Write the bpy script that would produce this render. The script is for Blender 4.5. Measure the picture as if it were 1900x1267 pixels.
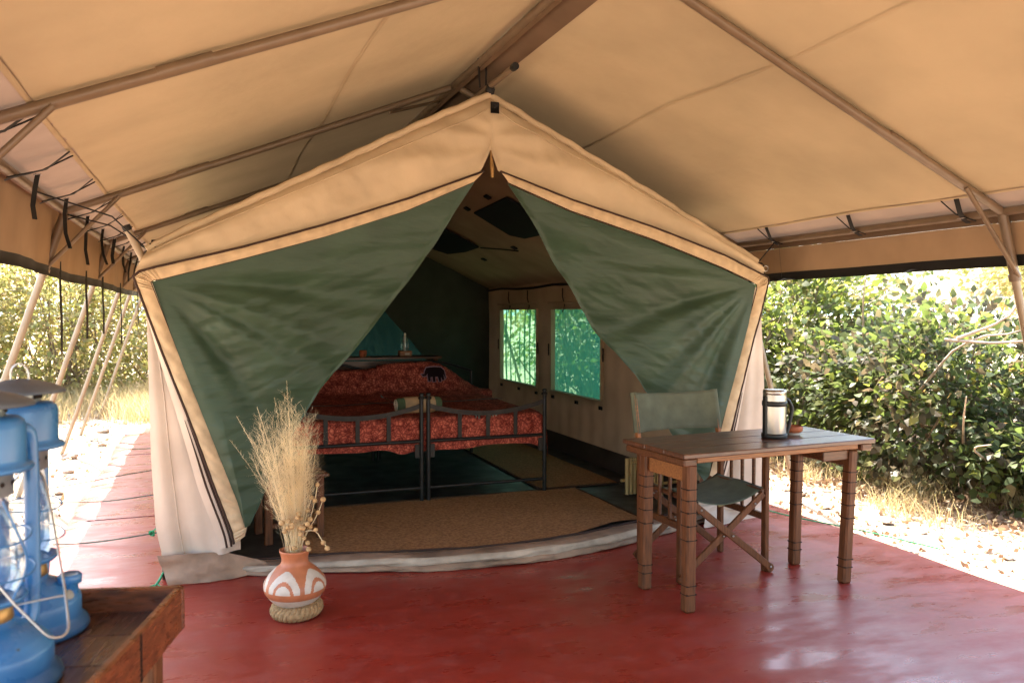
import bpy, math, random
import numpy as np
from mathutils import Vector, Matrix
sc = bpy.context.scene
for o in list(bpy.data.objects): bpy.data.objects.remove(o, do_unlink=True)
R = math.radians
random.seed(7); rng = np.random.default_rng(7)

# ------------------------------------------------------------------ camera, sky, sun, exposure
YAW, PITCH = math.atan(570/1534), math.atan(53/1534)
cam = bpy.data.cameras.new('camera'); camo = bpy.data.objects.new('camera', cam); sc.collection.objects.link(camo)
cam.sensor_width = 22.3; cam.lens = 1534/1900*22.3; cam.clip_start = .05; cam.clip_end = 3000
fw = Vector((math.sin(YAW)*math.cos(PITCH), math.cos(YAW)*math.cos(PITCH), -math.sin(PITCH)))
rt = Vector((math.cos(YAW), -math.sin(YAW), 0)); up = rt.cross(fw)
M = Matrix((rt, up, -fw)).transposed().to_4x4(); M.translation = (0, 0, 1.35); camo.matrix_world = M
cam.dof.use_dof = True; cam.dof.focus_distance = 4.2; cam.dof.aperture_fstop = 3.5
sc.camera = camo
TOSUN = Vector((-.05, .75, 1)).normalized()
w = bpy.data.worlds.new('World'); sc.world = w; w.use_nodes = True
nt = w.node_tree; bg = nt.nodes['Background']; sky = nt.nodes.new('ShaderNodeTexSky')
sky.sky_type = 'NISHITA'; sky.sun_disc = False; sky.sun_elevation = math.asin(TOSUN.z)
sky.sun_rotation = math.atan2(TOSUN.x, TOSUN.y); sky.air_density = 1.2; sky.dust_density = 3.0; sky.ozone_density = 1
nt.links.new(sky.outputs[0], bg.inputs[0]); bg.inputs[1].default_value = .15
sl = bpy.data.lights.new('sun', 'SUN'); sl.energy = 4.6; sl.angle = R(.55); sl.color = (1, .93, .82)
so = bpy.data.objects.new('sun', sl); sc.collection.objects.link(so); so.rotation_euler = TOSUN.to_track_quat('Z', 'Y').to_euler()
so.location = (0, 0, 30)
vs = sc.view_settings; vs.view_transform = 'Standard'; vs.look = 'None'; vs.gamma = 1; vs.exposure = 2.8
sc.cycles.use_denoising = True
sc.cycles.max_bounces = 12; sc.cycles.diffuse_bounces = 7; sc.cycles.transparent_max_bounces = 24; sc.cycles.transmission_bounces = 8
sc.cycles.sample_clamp_indirect = 6; sc.cycles.caustics_reflective = False; sc.cycles.caustics_refractive = False

# ------------------------------------------------------------------ materials
def nodes(name):
    m = bpy.data.materials.new(name); m.use_nodes = True; t = m.node_tree; t.nodes.clear()
    out = t.nodes.new('ShaderNodeOutputMaterial'); return m, t, out
def c4(c): return (c[0], c[1], c[2], 1)
def ramp(t, stops):
    r = t.nodes.new('ShaderNodeValToRGB'); e = r.color_ramp.elements
    while len(e) < len(stops): e.new(.5)
    for k, (p, c) in zip(e, stops): k.position = p; k.color = c4(c)
    return r
def pm(name, col, rough=.6, spec=.4, metal=0, var=.18, scale=6, bump=0, bscale=80, col2=None, transl=0, tcol=None,
       stretch=(1, 1, 1), lo=.3, hi=.7, sheen=0, rvar=0, detail=6, coord='Object', bstretch=(1, 1, 1), coat=0):
    m, t, out = nodes(name); N = t.nodes.new; L = t.links.new
    tc = N('ShaderNodeTexCoord'); mp = N('ShaderNodeMapping'); mp.inputs['Scale'].default_value = stretch
    L(tc.outputs[coord], mp.inputs[0])
    nz = N('ShaderNodeTexNoise'); nz.inputs['Scale'].default_value = scale; nz.inputs['Detail'].default_value = detail; L(mp.outputs[0], nz.inputs[0])
    a = tuple(x*(1-var) for x in col); b = col2 or tuple(min(1, x*(1+var)) for x in col)
    cr = ramp(t, [(lo, a), (hi, b)]); L(nz.outputs[0], cr.inputs[0])
    p = N('ShaderNodeBsdfPrincipled'); L(cr.outputs[0], p.inputs['Base Color'])
    p.inputs['Roughness'].default_value = rough; p.inputs['Specular IOR Level'].default_value = spec; p.inputs['Metallic'].default_value = metal
    if sheen: p.inputs['Sheen Weight'].default_value = sheen; p.inputs['Sheen Roughness'].default_value = .4
    if coat: p.inputs['Coat Weight'].default_value = coat; p.inputs['Coat Roughness'].default_value = .15
    if rvar:
        n3 = N('ShaderNodeTexNoise'); n3.inputs['Scale'].default_value = scale*1.7; n3.inputs['Detail'].default_value = 8; L(mp.outputs[0], n3.inputs[0])
        mr = N('ShaderNodeMapRange'); mr.inputs[1].default_value = .3; mr.inputs[2].default_value = .7
        mr.inputs[3].default_value = max(.02, rough-rvar); mr.inputs[4].default_value = min(1, rough+rvar); L(n3.outputs[0], mr.inputs[0]); L(mr.outputs[0], p.inputs['Roughness'])
    if bump:
        m2 = N('ShaderNodeMapping'); m2.inputs['Scale'].default_value = bstretch; L(tc.outputs[coord], m2.inputs[0])
        n2 = N('ShaderNodeTexNoise'); n2.inputs['Scale'].default_value = bscale; n2.inputs['Detail'].default_value = 5; L(m2.outputs[0], n2.inputs[0])
        bp = N('ShaderNodeBump'); bp.inputs['Strength'].default_value = bump; bp.inputs['Distance'].default_value = .02; L(n2.outputs[0], bp.inputs['Height']); L(bp.outputs[0], p.inputs['Normal'])
    sh = p.outputs[0]
    if transl:
        tr = N('ShaderNodeBsdfTranslucent'); mx = N('ShaderNodeMixShader'); mx.inputs[0].default_value = transl
        if tcol: tr.inputs[0].default_value = c4(tcol)
        else: L(cr.outputs[0], tr.inputs[0])
        L(sh, mx.inputs[1]); L(tr.outputs[0], mx.inputs[2]); sh = mx.outputs[0]
    L(sh, out.inputs[0]); return m

def mesh_cloth(name, col, open_, tcol):
    m, t, out = nodes(name); N = t.nodes.new; L = t.links.new
    d = N('ShaderNodeBsdfDiffuse'); d.inputs[0].default_value = c4(col)
    tl = N('ShaderNodeBsdfTranslucent'); tl.inputs[0].default_value = c4(tcol)
    tp = N('ShaderNodeBsdfTransparent'); tp.inputs[0].default_value = (.5, .95, .72, 1)
    a = N('ShaderNodeMixShader'); a.inputs[0].default_value = .55; L(d.outputs[0], a.inputs[1]); L(tl.outputs[0], a.inputs[2])
    b = N('ShaderNodeMixShader'); b.inputs[0].default_value = open_; L(a.outputs[0], b.inputs[1]); L(tp.outputs[0], b.inputs[2])
    L(b.outputs[0], out.inputs[0]); return m

def leaf_mat(name, stops, tmul=1.3):
    m, t, out = nodes(name); N = t.nodes.new; L = t.links.new
    at = N('ShaderNodeAttribute'); at.attribute_name = 'var'
    cr = ramp(t, stops); L(at.outputs['Fac'], cr.inputs[0])
    p = N('ShaderNodeBsdfPrincipled'); L(cr.outputs[0], p.inputs['Base Color']); p.inputs['Roughness'].default_value = .5; p.inputs['Specular IOR Level'].default_value = .28
    hs = N('ShaderNodeHueSaturation'); hs.inputs['Value'].default_value = tmul; hs.inputs['Saturation'].default_value = 1.1; hs.inputs['Hue'].default_value = .485; L(cr.outputs[0], hs.inputs['Color'])
    tl = N('ShaderNodeBsdfTranslucent'); L(hs.outputs[0], tl.inputs[0])
    mx = N('ShaderNodeMixShader'); mx.inputs[0].default_value = .45; L(p.outputs[0], mx.inputs[1]); L(tl.outputs[0], mx.inputs[2])
    L(mx.outputs[0], out.inputs[0]); return m

def batik():
    m, t, out = nodes('batik_cotton'); N = t.nodes.new; L = t.links.new
    tc = N('ShaderNodeTexCoord'); nz = N('ShaderNodeTexNoise'); nz.inputs['Scale'].default_value = 17; nz.inputs['Detail'].default_value = 7; L(tc.outputs['Object'], nz.inputs[0])
    wp = N('ShaderNodeVectorMath'); wp.operation = 'MULTIPLY_ADD'; wp.inputs[1].default_value = (.09, .09, .09); L(nz.outputs['Color'], wp.inputs[0]); L(tc.outputs['Object'], wp.inputs[2])
    vo = N('ShaderNodeTexVoronoi'); vo.feature = 'DISTANCE_TO_EDGE'; vo.inputs['Scale'].default_value = 40; L(wp.outputs[0], vo.inputs[0])
    c1 = ramp(t, [(.0, (.17, .03, .024)), (.16, (.55, .12, .075)), (.5, (.80, .26, .15))]); L(vo.outputs[0], c1.inputs[0])
    c2 = ramp(t, [(.36, (.34, .17, .17)), (.58, (1, 1, 1))]); L(nz.outputs[0], c2.inputs[0])
    mx = N('ShaderNodeMix'); mx.data_type = 'RGBA'; mx.blend_type = 'MULTIPLY'; mx.inputs[0].default_value = .75; L(c1.outputs[0], mx.inputs[6]); L(c2.outputs[0], mx.inputs[7])
    p = N('ShaderNodeBsdfPrincipled'); p.inputs['Roughness'].default_value = .85; p.inputs['Specular IOR Level'].default_value = .15; L(mx.outputs[2], p.inputs['Base Color'])
    L(p.outputs[0], out.inputs[0]); return m

def floor_mat():
    m, t, out = nodes('red_cement'); N = t.nodes.new; L = t.links.new
    tc = N('ShaderNodeTexCoord')
    n1 = N('ShaderNodeTexNoise'); n1.inputs['Scale'].default_value = 1.6; n1.inputs['Detail'].default_value = 5; n1.inputs['Roughness'].default_value = .55; L(tc.outputs['Object'], n1.inputs[0])
    c1 = ramp(t, [(.25, (.215, .021, .012)), (.55, (.265, .028, .016)), (.85, (.29, .038, .026))]); L(n1.outputs[0], c1.inputs[0])
    n2 = N('ShaderNodeTexNoise'); n2.inputs['Scale'].default_value = 9; n2.inputs['Detail'].default_value = 10; n2.inputs['Roughness'].default_value = .68; L(tc.outputs['Object'], n2.inputs[0])
    c2 = ramp(t, [(.5, (0, 0, 0)), (.78, (1, 1, 1))]); L(n2.outputs[0], c2.inputs[0])
    # dust: trodden in along the outer edges of the slab
    sx = N('ShaderNodeSeparateXYZ'); L(tc.outputs['Object'], sx.inputs[0])
    dl = N('ShaderNodeMapRange'); dl.inputs[1].default_value = -.2; dl.inputs[2].default_value = -.7; dl.inputs[3].default_value = 0; dl.inputs[4].default_value = .22; L(sx.outputs[0], dl.inputs[0])
    dr = N('ShaderNodeMapRange'); dr.inputs[1].default_value = 3.0; dr.inputs[2].default_value = 3.8; dr.inputs[3].default_value = 0; dr.inputs[4].default_value = .35; L(sx.outputs[0], dr.inputs[0])
    ad = N('ShaderNodeMath'); ad.operation = 'ADD'; ad.use_clamp = True; L(dl.outputs[0], ad.inputs[0]); L(dr.outputs[0], ad.inputs[1])
    ml = N('ShaderNodeMath'); ml.operation = 'MULTIPLY_ADD'; ml.inputs[1].default_value = .20; ml.use_clamp = True; L(c2.outputs[0], ml.inputs[0]); L(ad.outputs[0], ml.inputs[2])
    mx = N('ShaderNodeMix'); mx.data_type = 'RGBA'; L(ml.outputs[0], mx.inputs[0]); L(c1.outputs[0], mx.inputs[6]); mx.inputs[7].default_value = (.38, .19, .17, 1)
    p = N('ShaderNodeBsdfPrincipled'); L(mx.outputs[2], p.inputs['Base Color']); p.inputs['Specular IOR Level'].default_value = .5
    mq = N('ShaderNodeMapping'); mq.inputs['Scale'].default_value = (2.2, 5.5, 1); mq.inputs['Rotation'].default_value = (0, 0, .35); L(tc.outputs['Object'], mq.inputs[0])
    nr = N('ShaderNodeTexNoise'); nr.inputs['Scale'].default_value = 1.3; nr.inputs['Detail'].default_value = 7; nr.inputs['Roughness'].default_value = .6; L(mq.outputs[0], nr.inputs[0])
    rr = N('ShaderNodeMapRange'); rr.inputs[1].default_value = .36; rr.inputs[2].default_value = .64; rr.inputs[3].default_value = .22; rr.inputs[4].default_value = .50; L(nr.outputs[0], rr.inputs[0]); L(rr.outputs[0], p.inputs['Roughness'])
    n3 = N('ShaderNodeTexNoise'); n3.inputs['Scale'].default_value = 5; n3.inputs['Detail'].default_value = 8; L(tc.outputs['Object'], n3.inputs[0])
    bp = N('ShaderNodeBump'); bp.inputs['Strength'].default_value = .05; bp.inputs['Distance'].default_value = .03; L(n3.outputs[0], bp.inputs['Height']); L(bp.outputs[0], p.inputs['Normal'])
    L(p.outputs[0], out.inputs[0]); return m

def attr_mix(name, ca, cb, rough=.5, attr='pat', spec=.5):
    m, t, out = nodes(name); N = t.nodes.new; L = t.links.new
    at = N('ShaderNodeAttribute'); at.attribute_name = attr
    tc = N('ShaderNodeTexCoord'); nz = N('ShaderNodeTexNoise'); nz.inputs['Scale'].default_value = 25; nz.inputs['Detail'].default_value = 6; L(tc.outputs['Object'], nz.inputs[0])
    cr = ramp(t, [(.42, ca), (.58, cb)]); L(at.outputs['Fac'], cr.inputs[0])
    c2 = ramp(t, [(.3, (.78, .76, .74)), (.65, (1, 1, 1))]); L(nz.outputs[0], c2.inputs[0])
    mx = N('ShaderNodeMix'); mx.data_type = 'RGBA'; mx.blend_type = 'MULTIPLY'; mx.inputs[0].default_value = 1; L(cr.outputs[0], mx.inputs[6]); L(c2.outputs[0], mx.inputs[7])
    p = N('ShaderNodeBsdfPrincipled'); L(mx.outputs[2], p.inputs['Base Color']); p.inputs['Roughness'].default_value = rough; p.inputs['Specular IOR Level'].default_value = spec
    L(p.outputs[0], out.inputs[0]); return m

def enamel():
    m, t, out = nodes('blue_enamel'); N = t.nodes.new; L = t.links.new; tc = N('ShaderNodeTexCoord')
    n1 = N('ShaderNodeTexNoise'); n1.inputs['Scale'].default_value = 14; n1.inputs['Detail'].default_value = 6; L(tc.outputs['Object'], n1.inputs[0])
    c1 = ramp(t, [(.3, (.03, .14, .34)), (.7, (.06, .22, .46))]); L(n1.outputs[0], c1.inputs[0])
    n2 = N('ShaderNodeTexNoise'); n2.inputs['Scale'].default_value = 55; n2.inputs['Detail'].default_value = 9; n2.inputs['Roughness'].default_value = .7; L(tc.outputs['Object'], n2.inputs[0])
    k = ramp(t, [(.655, (0, 0, 0)), (.68, (1, 1, 1))]); L(n2.outputs[0], k.inputs[0])
    mx = N('ShaderNodeMix'); mx.data_type = 'RGBA'; L(k.outputs[0], mx.inputs[0]); L(c1.outputs[0], mx.inputs[6]); mx.inputs[7].default_value = (.055, .05, .045, 1)
    p = N('ShaderNodeBsdfPrincipled'); L(mx.outputs[2], p.inputs['Base Color']); p.inputs['Specular IOR Level'].default_value = .6
    r_ = N('ShaderNodeMapRange'); r_.inputs[3].default_value = .16; r_.inputs[4].default_value = .42; L(n1.outputs[0], r_.inputs[0]); L(r_.outputs[0], p.inputs['Roughness'])
    L(p.outputs[0], out.inputs[0]); return m
def glass_mat():
    m, t, out = nodes('lamp_glass'); N = t.nodes.new; L = t.links.new
    tp = N('ShaderNodeBsdfTransparent'); tp.inputs[0].default_value = (.93, .95, .96, 1)
    g = N('ShaderNodeBsdfGlossy'); g.inputs['Roughness'].default_value = .04
    lw = N('ShaderNodeLayerWeight'); lw.inputs[0].default_value = .35
    mp = N('ShaderNodeMapRange'); mp.inputs[3].default_value = .05; mp.inputs[4].default_value = .55; L(lw.outputs['Fresnel'], mp.inputs[0])
    mx = N('ShaderNodeMixShader'); L(mp.outputs[0], mx.inputs[0]); L(tp.outputs[0], mx.inputs[1]); L(g.outputs[0], mx.inputs[2]); L(mx.outputs[0], out.inputs[0]); return m

MT = dict(
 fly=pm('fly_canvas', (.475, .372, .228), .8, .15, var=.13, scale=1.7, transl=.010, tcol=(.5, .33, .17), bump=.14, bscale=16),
 flyskylit=pm('fly_canvas_skylit', (.37, .28, .21), .75, .2, var=.10, scale=4, transl=.02, tcol=(.55, .4, .3), bump=.08, bscale=14),  # same fly canvas, its pinker cast from outdoor light put into the colour
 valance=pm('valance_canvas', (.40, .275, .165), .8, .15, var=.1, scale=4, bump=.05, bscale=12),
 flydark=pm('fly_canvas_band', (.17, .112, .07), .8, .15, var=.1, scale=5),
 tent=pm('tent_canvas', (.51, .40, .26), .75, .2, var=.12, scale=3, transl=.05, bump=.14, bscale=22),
 tentlit=pm('tent_canvas_bouncelit', (.60, .485, .38), .8, .2, var=.16, scale=3.2, transl=.06, bump=.06, bscale=18),  # tent canvas made paler; bounce from the bright ground is in the colour
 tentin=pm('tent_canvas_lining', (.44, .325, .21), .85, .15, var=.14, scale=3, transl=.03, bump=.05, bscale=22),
 trim=pm('trim_webbing', (.50, .375, .23), .75, .2, var=.14, scale=18, bump=.1, bscale=60),
 piping=pm('brown_piping', (.045, .025, .018), .7, .2),
 skirt=pm('tent_skirt', (.27, .18, .12), .75, .25, var=.42, scale=7, bump=.35, bscale=14, detail=9),
 palestrip=pm('pale_strip', (.40, .33, .25), .85, .15, var=.32, scale=8, bump=.3, bscale=18, detail=9),
 green=pm('green_nylon', (.031, .060, .033), .52, .4, var=.16, scale=5, transl=.06, tcol=(.05, .12, .06), bump=.22, bscale=9, bstretch=(1, 1, 4), sheen=.12),
 darkgreen=pm('dark_green_canvas', (.060, .066, .048), .8, .2, var=.15, scale=5),
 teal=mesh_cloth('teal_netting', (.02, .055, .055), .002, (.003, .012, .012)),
 window=mesh_cloth('green_window_mesh', (.02, .13, .09), .15, (.03, .22, .14)), window2=mesh_cloth('green_window_curtain', (.03, .15, .08), .27, (.06, .30, .14)),
 web=pm('black_webbing', (.012, .011, .010), .65, .3, var=.2),
 buckle=pm('buckle_steel', (.35, .33, .3), .35, .5, metal=1),
 pole=pm('painted_pole', (.175, .122, .075), .38, .5, var=.12, scale=12, rvar=.08),
 polelight=pm('bare_pole', (.30, .23, .15), .45, .5, var=.15, scale=10, rvar=.1),
 iron=pm('bed_iron', (.014, .012, .010), .42, .35, var=.3, scale=20, rvar=.1),
 flatiron=pm('bed_flat_bar', (.040, .032, .026), .6, .3, var=.25, scale=20),
 batik=batik(), eledark=pm('elephant_ink', (.018, .008, .01), .85, .1), elepale=pm('elephant_wax_line', (.32, .2, .24), .85, .1),
 mattress=pm('mattress_ticking', (.25, .22, .19), .9, .1), stripe=pm('blanket_stripe', (.13, .16, .17), .85, .1),
 mat=pm('sisal_mat', (.36, .20, .092), .95, .1, var=.35, scale=60, bump=.5, bscale=160, detail=3),
 matbind=pm('mat_binding', (.06, .035, .02), .9, .1),
 shadesheet=pm('dark_shade_sheet', (.085, .062, .045), .8, .2, var=.2, scale=4),  # for the added sheet that darkens the fly ceiling
 basecloth=pm('wall_base_canvas', (.055, .038, .028), .7, .25, var=.2, scale=6),
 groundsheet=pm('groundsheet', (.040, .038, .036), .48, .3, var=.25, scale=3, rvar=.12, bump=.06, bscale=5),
 wood=pm('dark_teak', (.11, .040, .015), .42, .35, var=.45, scale=7, stretch=(1.2, 14, 14), bump=.1, bscale=18, bstretch=(1, 14, 14), rvar=.1, coat=.2),
 woodtop=pm('table_top_teak', (.095, .038, .019), .38, .5, var=.45, scale=6, stretch=(1.1, 16, 8), rvar=.08, bump=.07, bscale=16, bstretch=(1, 16, 8), coat=.3),
 woodleg=pm('leg_teak', (.125, .044, .015), .52, .3, var=.4, scale=9, stretch=(14, 14, 1.2), bump=.1, bscale=18, bstretch=(14, 14, 1), rvar=.08),
 woodwarm=pm('raw_teak', (.28, .11, .035), .45, .4, var=.35, scale=9, stretch=(1.4, 12, 12), bump=.06, bscale=18),
 woodgroove=pm('burnt_groove', (.012, .008, .006), .7, .2),
 traywood=pm('tray_wood', (.075, .034, .018), .30, .55, var=.5, scale=7, stretch=(14, 1.3, 10), rvar=.1, bump=.1, bscale=14, bstretch=(12, 1, 1), coat=.35),
 trayrim=pm('tray_rim', (.17, .052, .02), .32, .55, var=.55, scale=9, stretch=(3, 3, 14), rvar=.1, coat=.3),
 seat=pm('green_chair_canvas', (.115, .125, .085), .8, .2, var=.16, scale=14, bump=.1, bscale=70),
 steel=pm('brushed_steel', (.46, .42, .37), .34, .5, metal=1, var=.06, scale=30, stretch=(1, 1, .05)),
 plastic=pm('black_plastic', (.016, .015, .014), .42, .4),
 clay=pm('terracotta', (.38, .115, .05), .6, .3, var=.2, scale=20), claywhite=pm('clay_slip', (.45, .38, .32), .7, .3),
 vase=attr_mix('painted_clay', (.58, .50, .41), (.46, .155, .065), .5),
 dark=pm('dark_inside', (.03, .022, .018), .9, .1),
 rope=pm('sisal_rope', (.34, .21, .10), .9, .1, var=.3, scale=60, bump=.4, bscale=120),
 straw=pm('dry_straw', (.80, .66, .42), .8, .2, var=.3, scale=7, transl=.35, tcol=(.85, .70, .45)),
 pod=pm('seed_pod', (.50, .32, .15), .75, .2, var=.35, scale=50, bump=.3, bscale=120),
 guy=pm('green_cord', (.04, .30, .14), .7, .2, var=.4, scale=30), guydark=pm('dirty_cord', (.09, .11, .08), .8, .2, var=.4, scale=30),
 blue=enamel(),
 hood=pm('sooty_tin', (.10, .115, .13), .5, .5, metal=.15, var=.35, scale=14, rvar=.12),
 tin=pm('galvanised_tin', (.30, .34, .34), .38, .5, metal=.5, var=.3, scale=25, rvar=.1),
 brass=pm('aged_brass', (.40, .24, .09), .4, .5, metal=.8, var=.35, scale=30),
 wire=pm('galvanised_wire', (.5, .49, .47), .35, .5, metal=.9), glass=glass_mat(),
 wax=pm('candle_wax', (.75, .70, .6), .5, .4), towel=pm('green_towel', (.09, .13, .07), .95, .1, var=.2, scale=50, bump=.4, bscale=150),
 wrap=pm('tan_wrap', (.52, .36, .20), .9, .1, var=.12, scale=30),
 bamboo=pm('bamboo', (.46, .32, .13), .5, .4, var=.25, scale=12, stretch=(8, 8, 1)),
 sand=pm('pale_sand', (.44, .345, .25), .95, .1, var=.22, scale=1.1, bump=.6, bscale=14, detail=10, coord='Object'),
 stone=pm('field_stone', (.36, .29, .23), .9, .2, var=.35, scale=9, bump=.4, bscale=20),
 bark=pm('twig_bark', (.19, .14, .095), .9, .1, var=.35, scale=14), palebark=pm('dead_branch', (.42, .34, .26), .85, .1, var=.25, scale=14),
 leafA=leaf_mat('hedge_leaf', [(0, (.085, .07, .04)), (.22, (.06, .068, .03)), (.5, (.062, .09, .03)), (.75, (.10, .135, .036)), (.92, (.19, .20, .045)), (1, (.22, .16, .06))], 1.9), leafC=leaf_mat('sunny_leaf', [(0, (.10, .09, .04)), (.35, (.08, .11, .032)), (.7, (.14, .18, .042)), (1, (.27, .27, .06))], 2.0),
 leafB=leaf_mat('scrub_leaf', [(0, (.24, .20, .10)), (.4, (.19, .21, .07)), (.75, (.32, .29, .10)), (1, (.42, .32, .16))], 1.7),
 dryleaf=leaf_mat('leaf_litter', [(0, (.16, .10, .06)), (.5, (.30, .20, .12)), (1, (.42, .32, .2))], 1.0),
 drygrass=leaf_mat('dry_grass', [(0, (.36, .29, .15)), (.6, (.52, .43, .25)), (1, (.36, .34, .15))], 1.2),
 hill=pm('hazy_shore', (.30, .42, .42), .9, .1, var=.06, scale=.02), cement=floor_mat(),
 crack=pm('slab_joint', (.10, .02, .015), .8, .2),
)

# ------------------------------------------------------------------ mesh helpers
COL = sc.collection
def V(*a): return np.array(a, float)
def link(name, verts, faces, mats, parent=None, smooth=True, mi=None, attr=None, loc=None, rotz=None):
    me = bpy.data.meshes.new(name); me.from_pydata([tuple(map(float, v)) for v in verts], [], [tuple(int(i) for i in f) for f in faces])
    for m in (mats if isinstance(mats, (list, tuple)) else [mats]): me.materials.append(MT[m])
    if smooth: me.polygons.foreach_set('use_smooth', [True]*len(me.polygons))
    if mi is not None: me.polygons.foreach_set('material_index', mi)
    if attr is not None:
        a = me.attributes.new(attr[0], 'FLOAT', 'POINT'); a.data.foreach_set('value', np.asarray(attr[1], np.float32))
    me.update(); o = bpy.data.objects.new(name, me); COL.objects.link(o)
    if parent is not None: o.parent = parent
    if loc is not None: o.location = loc
    if rotz is not None: o.rotation_euler.z = rotz
    return o
class G:
    def __init__(s): s.v = []; s.f = []; s.m = []; s.n = 0
    def add(s, vf, m=0):
        v, f = vf; s.v.extend([tuple(x) for x in v]); s.f.extend([tuple(i+s.n for i in q) for q in f]); s.m.extend([m]*len(f)); s.n += len(v); return s
    def build(s, name, mats, parent=None, smooth=True, **k):
        return link(name, s.v, s.f, mats, parent, smooth, mi=s.m, **k)
def one(name, vf, mats, parent=None, smooth=True, **k): return link(name, vf[0], vf[1], mats, parent, smooth, **k)
def empty(name, loc=(0, 0, 0), rotz=0, label=None, cat=None, group=None):
    o = bpy.data.objects.new(name, None); COL.objects.link(o); o.location = loc; o.rotation_euler.z = rotz; o.empty_display_size = .1
    if label: tag(o, label, cat, group)
    return o
def tag(o, label, cat, group=None):
    o['label'] = label; o['category'] = cat
    if group: o['group'] = group
    return o
def structure(o): o['kind'] = 'structure'; return o
def stuff(o): o['kind'] = 'stuff'; return o
def copy_part(o, parent, loc=None, rot=None, scale=None):
    c = o.copy(); COL.objects.link(c); c.parent = parent
    if loc is not None: c.location = loc
    if rot is not None: c.rotation_euler = rot
    if scale is not None: c.scale = scale
    return c
def cbox(c, s, b=.004, rot=None):
    h = np.array(s)/2.; b = min(b, *(h*.45)); vs = []; idx = {}
    for sx in (-1, 1):
        for sy in (-1, 1):
            for sz in (-1, 1):
                for a in range(3):
                    p = np.array([sx, sy, sz])*h; q = p.copy()
                    for k in range(3):
                        if k != a: q[k] -= np.sign(p[k])*b
                    idx[(sx, sy, sz, a)] = len(vs); vs.append(q)
    fs = []
    for a in range(3):
        o1, o2 = [(1, 2), (2, 0), (0, 1)][a]
        for s_ in (-1, 1):
            q = []
            for (p1, p2) in ((-1, -1), (1, -1), (1, 1), (-1, 1)):
                k = [0, 0, 0]; k[a] = s_; k[o1] = p1; k[o2] = p2; q.append(idx[(*k, a)])
            fs.append(q if s_ > 0 else q[::-1])
        for p1 in (-1, 1):
            for p2 in (-1, 1):
                k1 = [0, 0, 0]; k2 = [0, 0, 0]; k1[o1] = k2[o1] = p1; k1[o2] = k2[o2] = p2; k1[a] = -1; k2[a] = 1
                q = [idx[(*k1, o1)], idx[(*k2, o1)], idx[(*k2, o2)], idx[(*k1, o2)]]
                fs.append(q if p1*p2 > 0 else q[::-1])
    for sx in (-1, 1):
        for sy in (-1, 1):
            for sz in (-1, 1):
                q = [idx[(sx, sy, sz, a)] for a in range(3)]; fs.append(q if sx*sy*sz > 0 else q[::-1])
    vs = np.array(vs)
    if rot is not None: vs = vs @ np.array(rot).T
    return vs+np.array(c, float), fs
def beam(p, q, wd, th, b=.003, upv=(0, 0, 1)):
    p = V(*p); q = V(*q); d = q-p; L = np.linalg.norm(d); x = d/L; u = V(*upv); y = np.cross(u, x)
    if np.linalg.norm(y) < 1e-4: y = np.cross(V(0, 1, 0), x)
    y /= np.linalg.norm(y); z = np.cross(x, y)
    return cbox((p+q)/2, (L, wd, th), b, np.stack([x, y, z], 1))
def tube(pts, r, seg=8, closed=False, cap=True, flat=None):
    P = np.array(pts, float); n = len(P); r = np.full(n, r) if np.isscalar(r) else np.array(r, float)
    T = np.gradient(P, axis=0) if not closed else np.roll(P, -1, 0)-np.roll(P, 1, 0)
    T /= np.linalg.norm(T, axis=1)[:, None]+1e-12
    u = V(0, 0, 1) if abs(T[0][2]) < .9 else V(1, 0, 0); u = u-T[0]*(u@T[0]); u /= np.linalg.norm(u); vs = []
    for i in range(n):
        u = u-T[i]*(u@T[i]); u /= np.linalg.norm(u); w_ = np.cross(T[i], u)
        for k in range(seg):
            a = 2*math.pi*k/seg; vs.append(P[i]+r[i]*(math.cos(a)*u+math.sin(a)*w_*(flat or 1)))
    fs = []
    for i in range(n if closed else n-1):
        j = (i+1) % n
        for k in range(seg): l = (k+1) % seg; fs.append((i*seg+k, i*seg+l, j*seg+l, j*seg+k))
    if cap and not closed:
        b = len(vs); vs = vs+vs[:seg]+vs[(n-1)*seg:n*seg]; fs.append(tuple(b+k for k in range(seg))[::-1]); fs.append(tuple(b+seg+k for k in range(seg)))
    return vs, fs
def lathe(prof, seg=32, c=(0, 0, 0), closed_ends=True):
    vs = []; fs = []; n = len(prof)
    for (r, z) in prof:
        for k in range(seg): a = 2*math.pi*k/seg; vs.append((c[0]+r*math.cos(a), c[1]+r*math.sin(a), c[2]+z))
    for i in range(n-1):
        for k in range(seg): l = (k+1) % seg; fs.append((i*seg+k, i*seg+l, (i+1)*seg+l, (i+1)*seg+k))
    for rr, i in ((prof[0][0], 0), (prof[-1][0], n-1)):
        if rr > 1e-5 and closed_ends:
            b = len(vs); vs += vs[i*seg:(i+1)*seg]; q = tuple(b+k for k in range(seg)); fs.append(q[::-1] if i == 0 else q)
    return vs, fs
def grid(fn, nu, nv):
    vs = [fn(i/nu, j/nv) for j in range(nv+1) for i in range(nu+1)]
    fs = [(j*(nu+1)+i, j*(nu+1)+i+1, (j+1)*(nu+1)+i+1, (j+1)*(nu+1)+i) for j in range(nv) for i in range(nu)]
    return vs, fs
def interp(path, t):
    P = np.array(path, float); d = np.r_[0, np.cumsum(np.linalg.norm(np.diff(P, axis=0), axis=1))]; d /= d[-1]
    return np.array([np.interp(t, d, P[:, k]) for k in range(P.shape[1])])
def smoothpath(path, n=40, it=2):
    P = [V(*p) for p in path]
    for _ in range(it):
        Q = [P[0]]
        for a, b in zip(P[:-1], P[1:]): Q += [a*.75+b*.25, a*.25+b*.75]
        Q.append(P[-1]); P = Q
    return np.array([interp(P, k/n) for k in range(n+1)])
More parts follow.
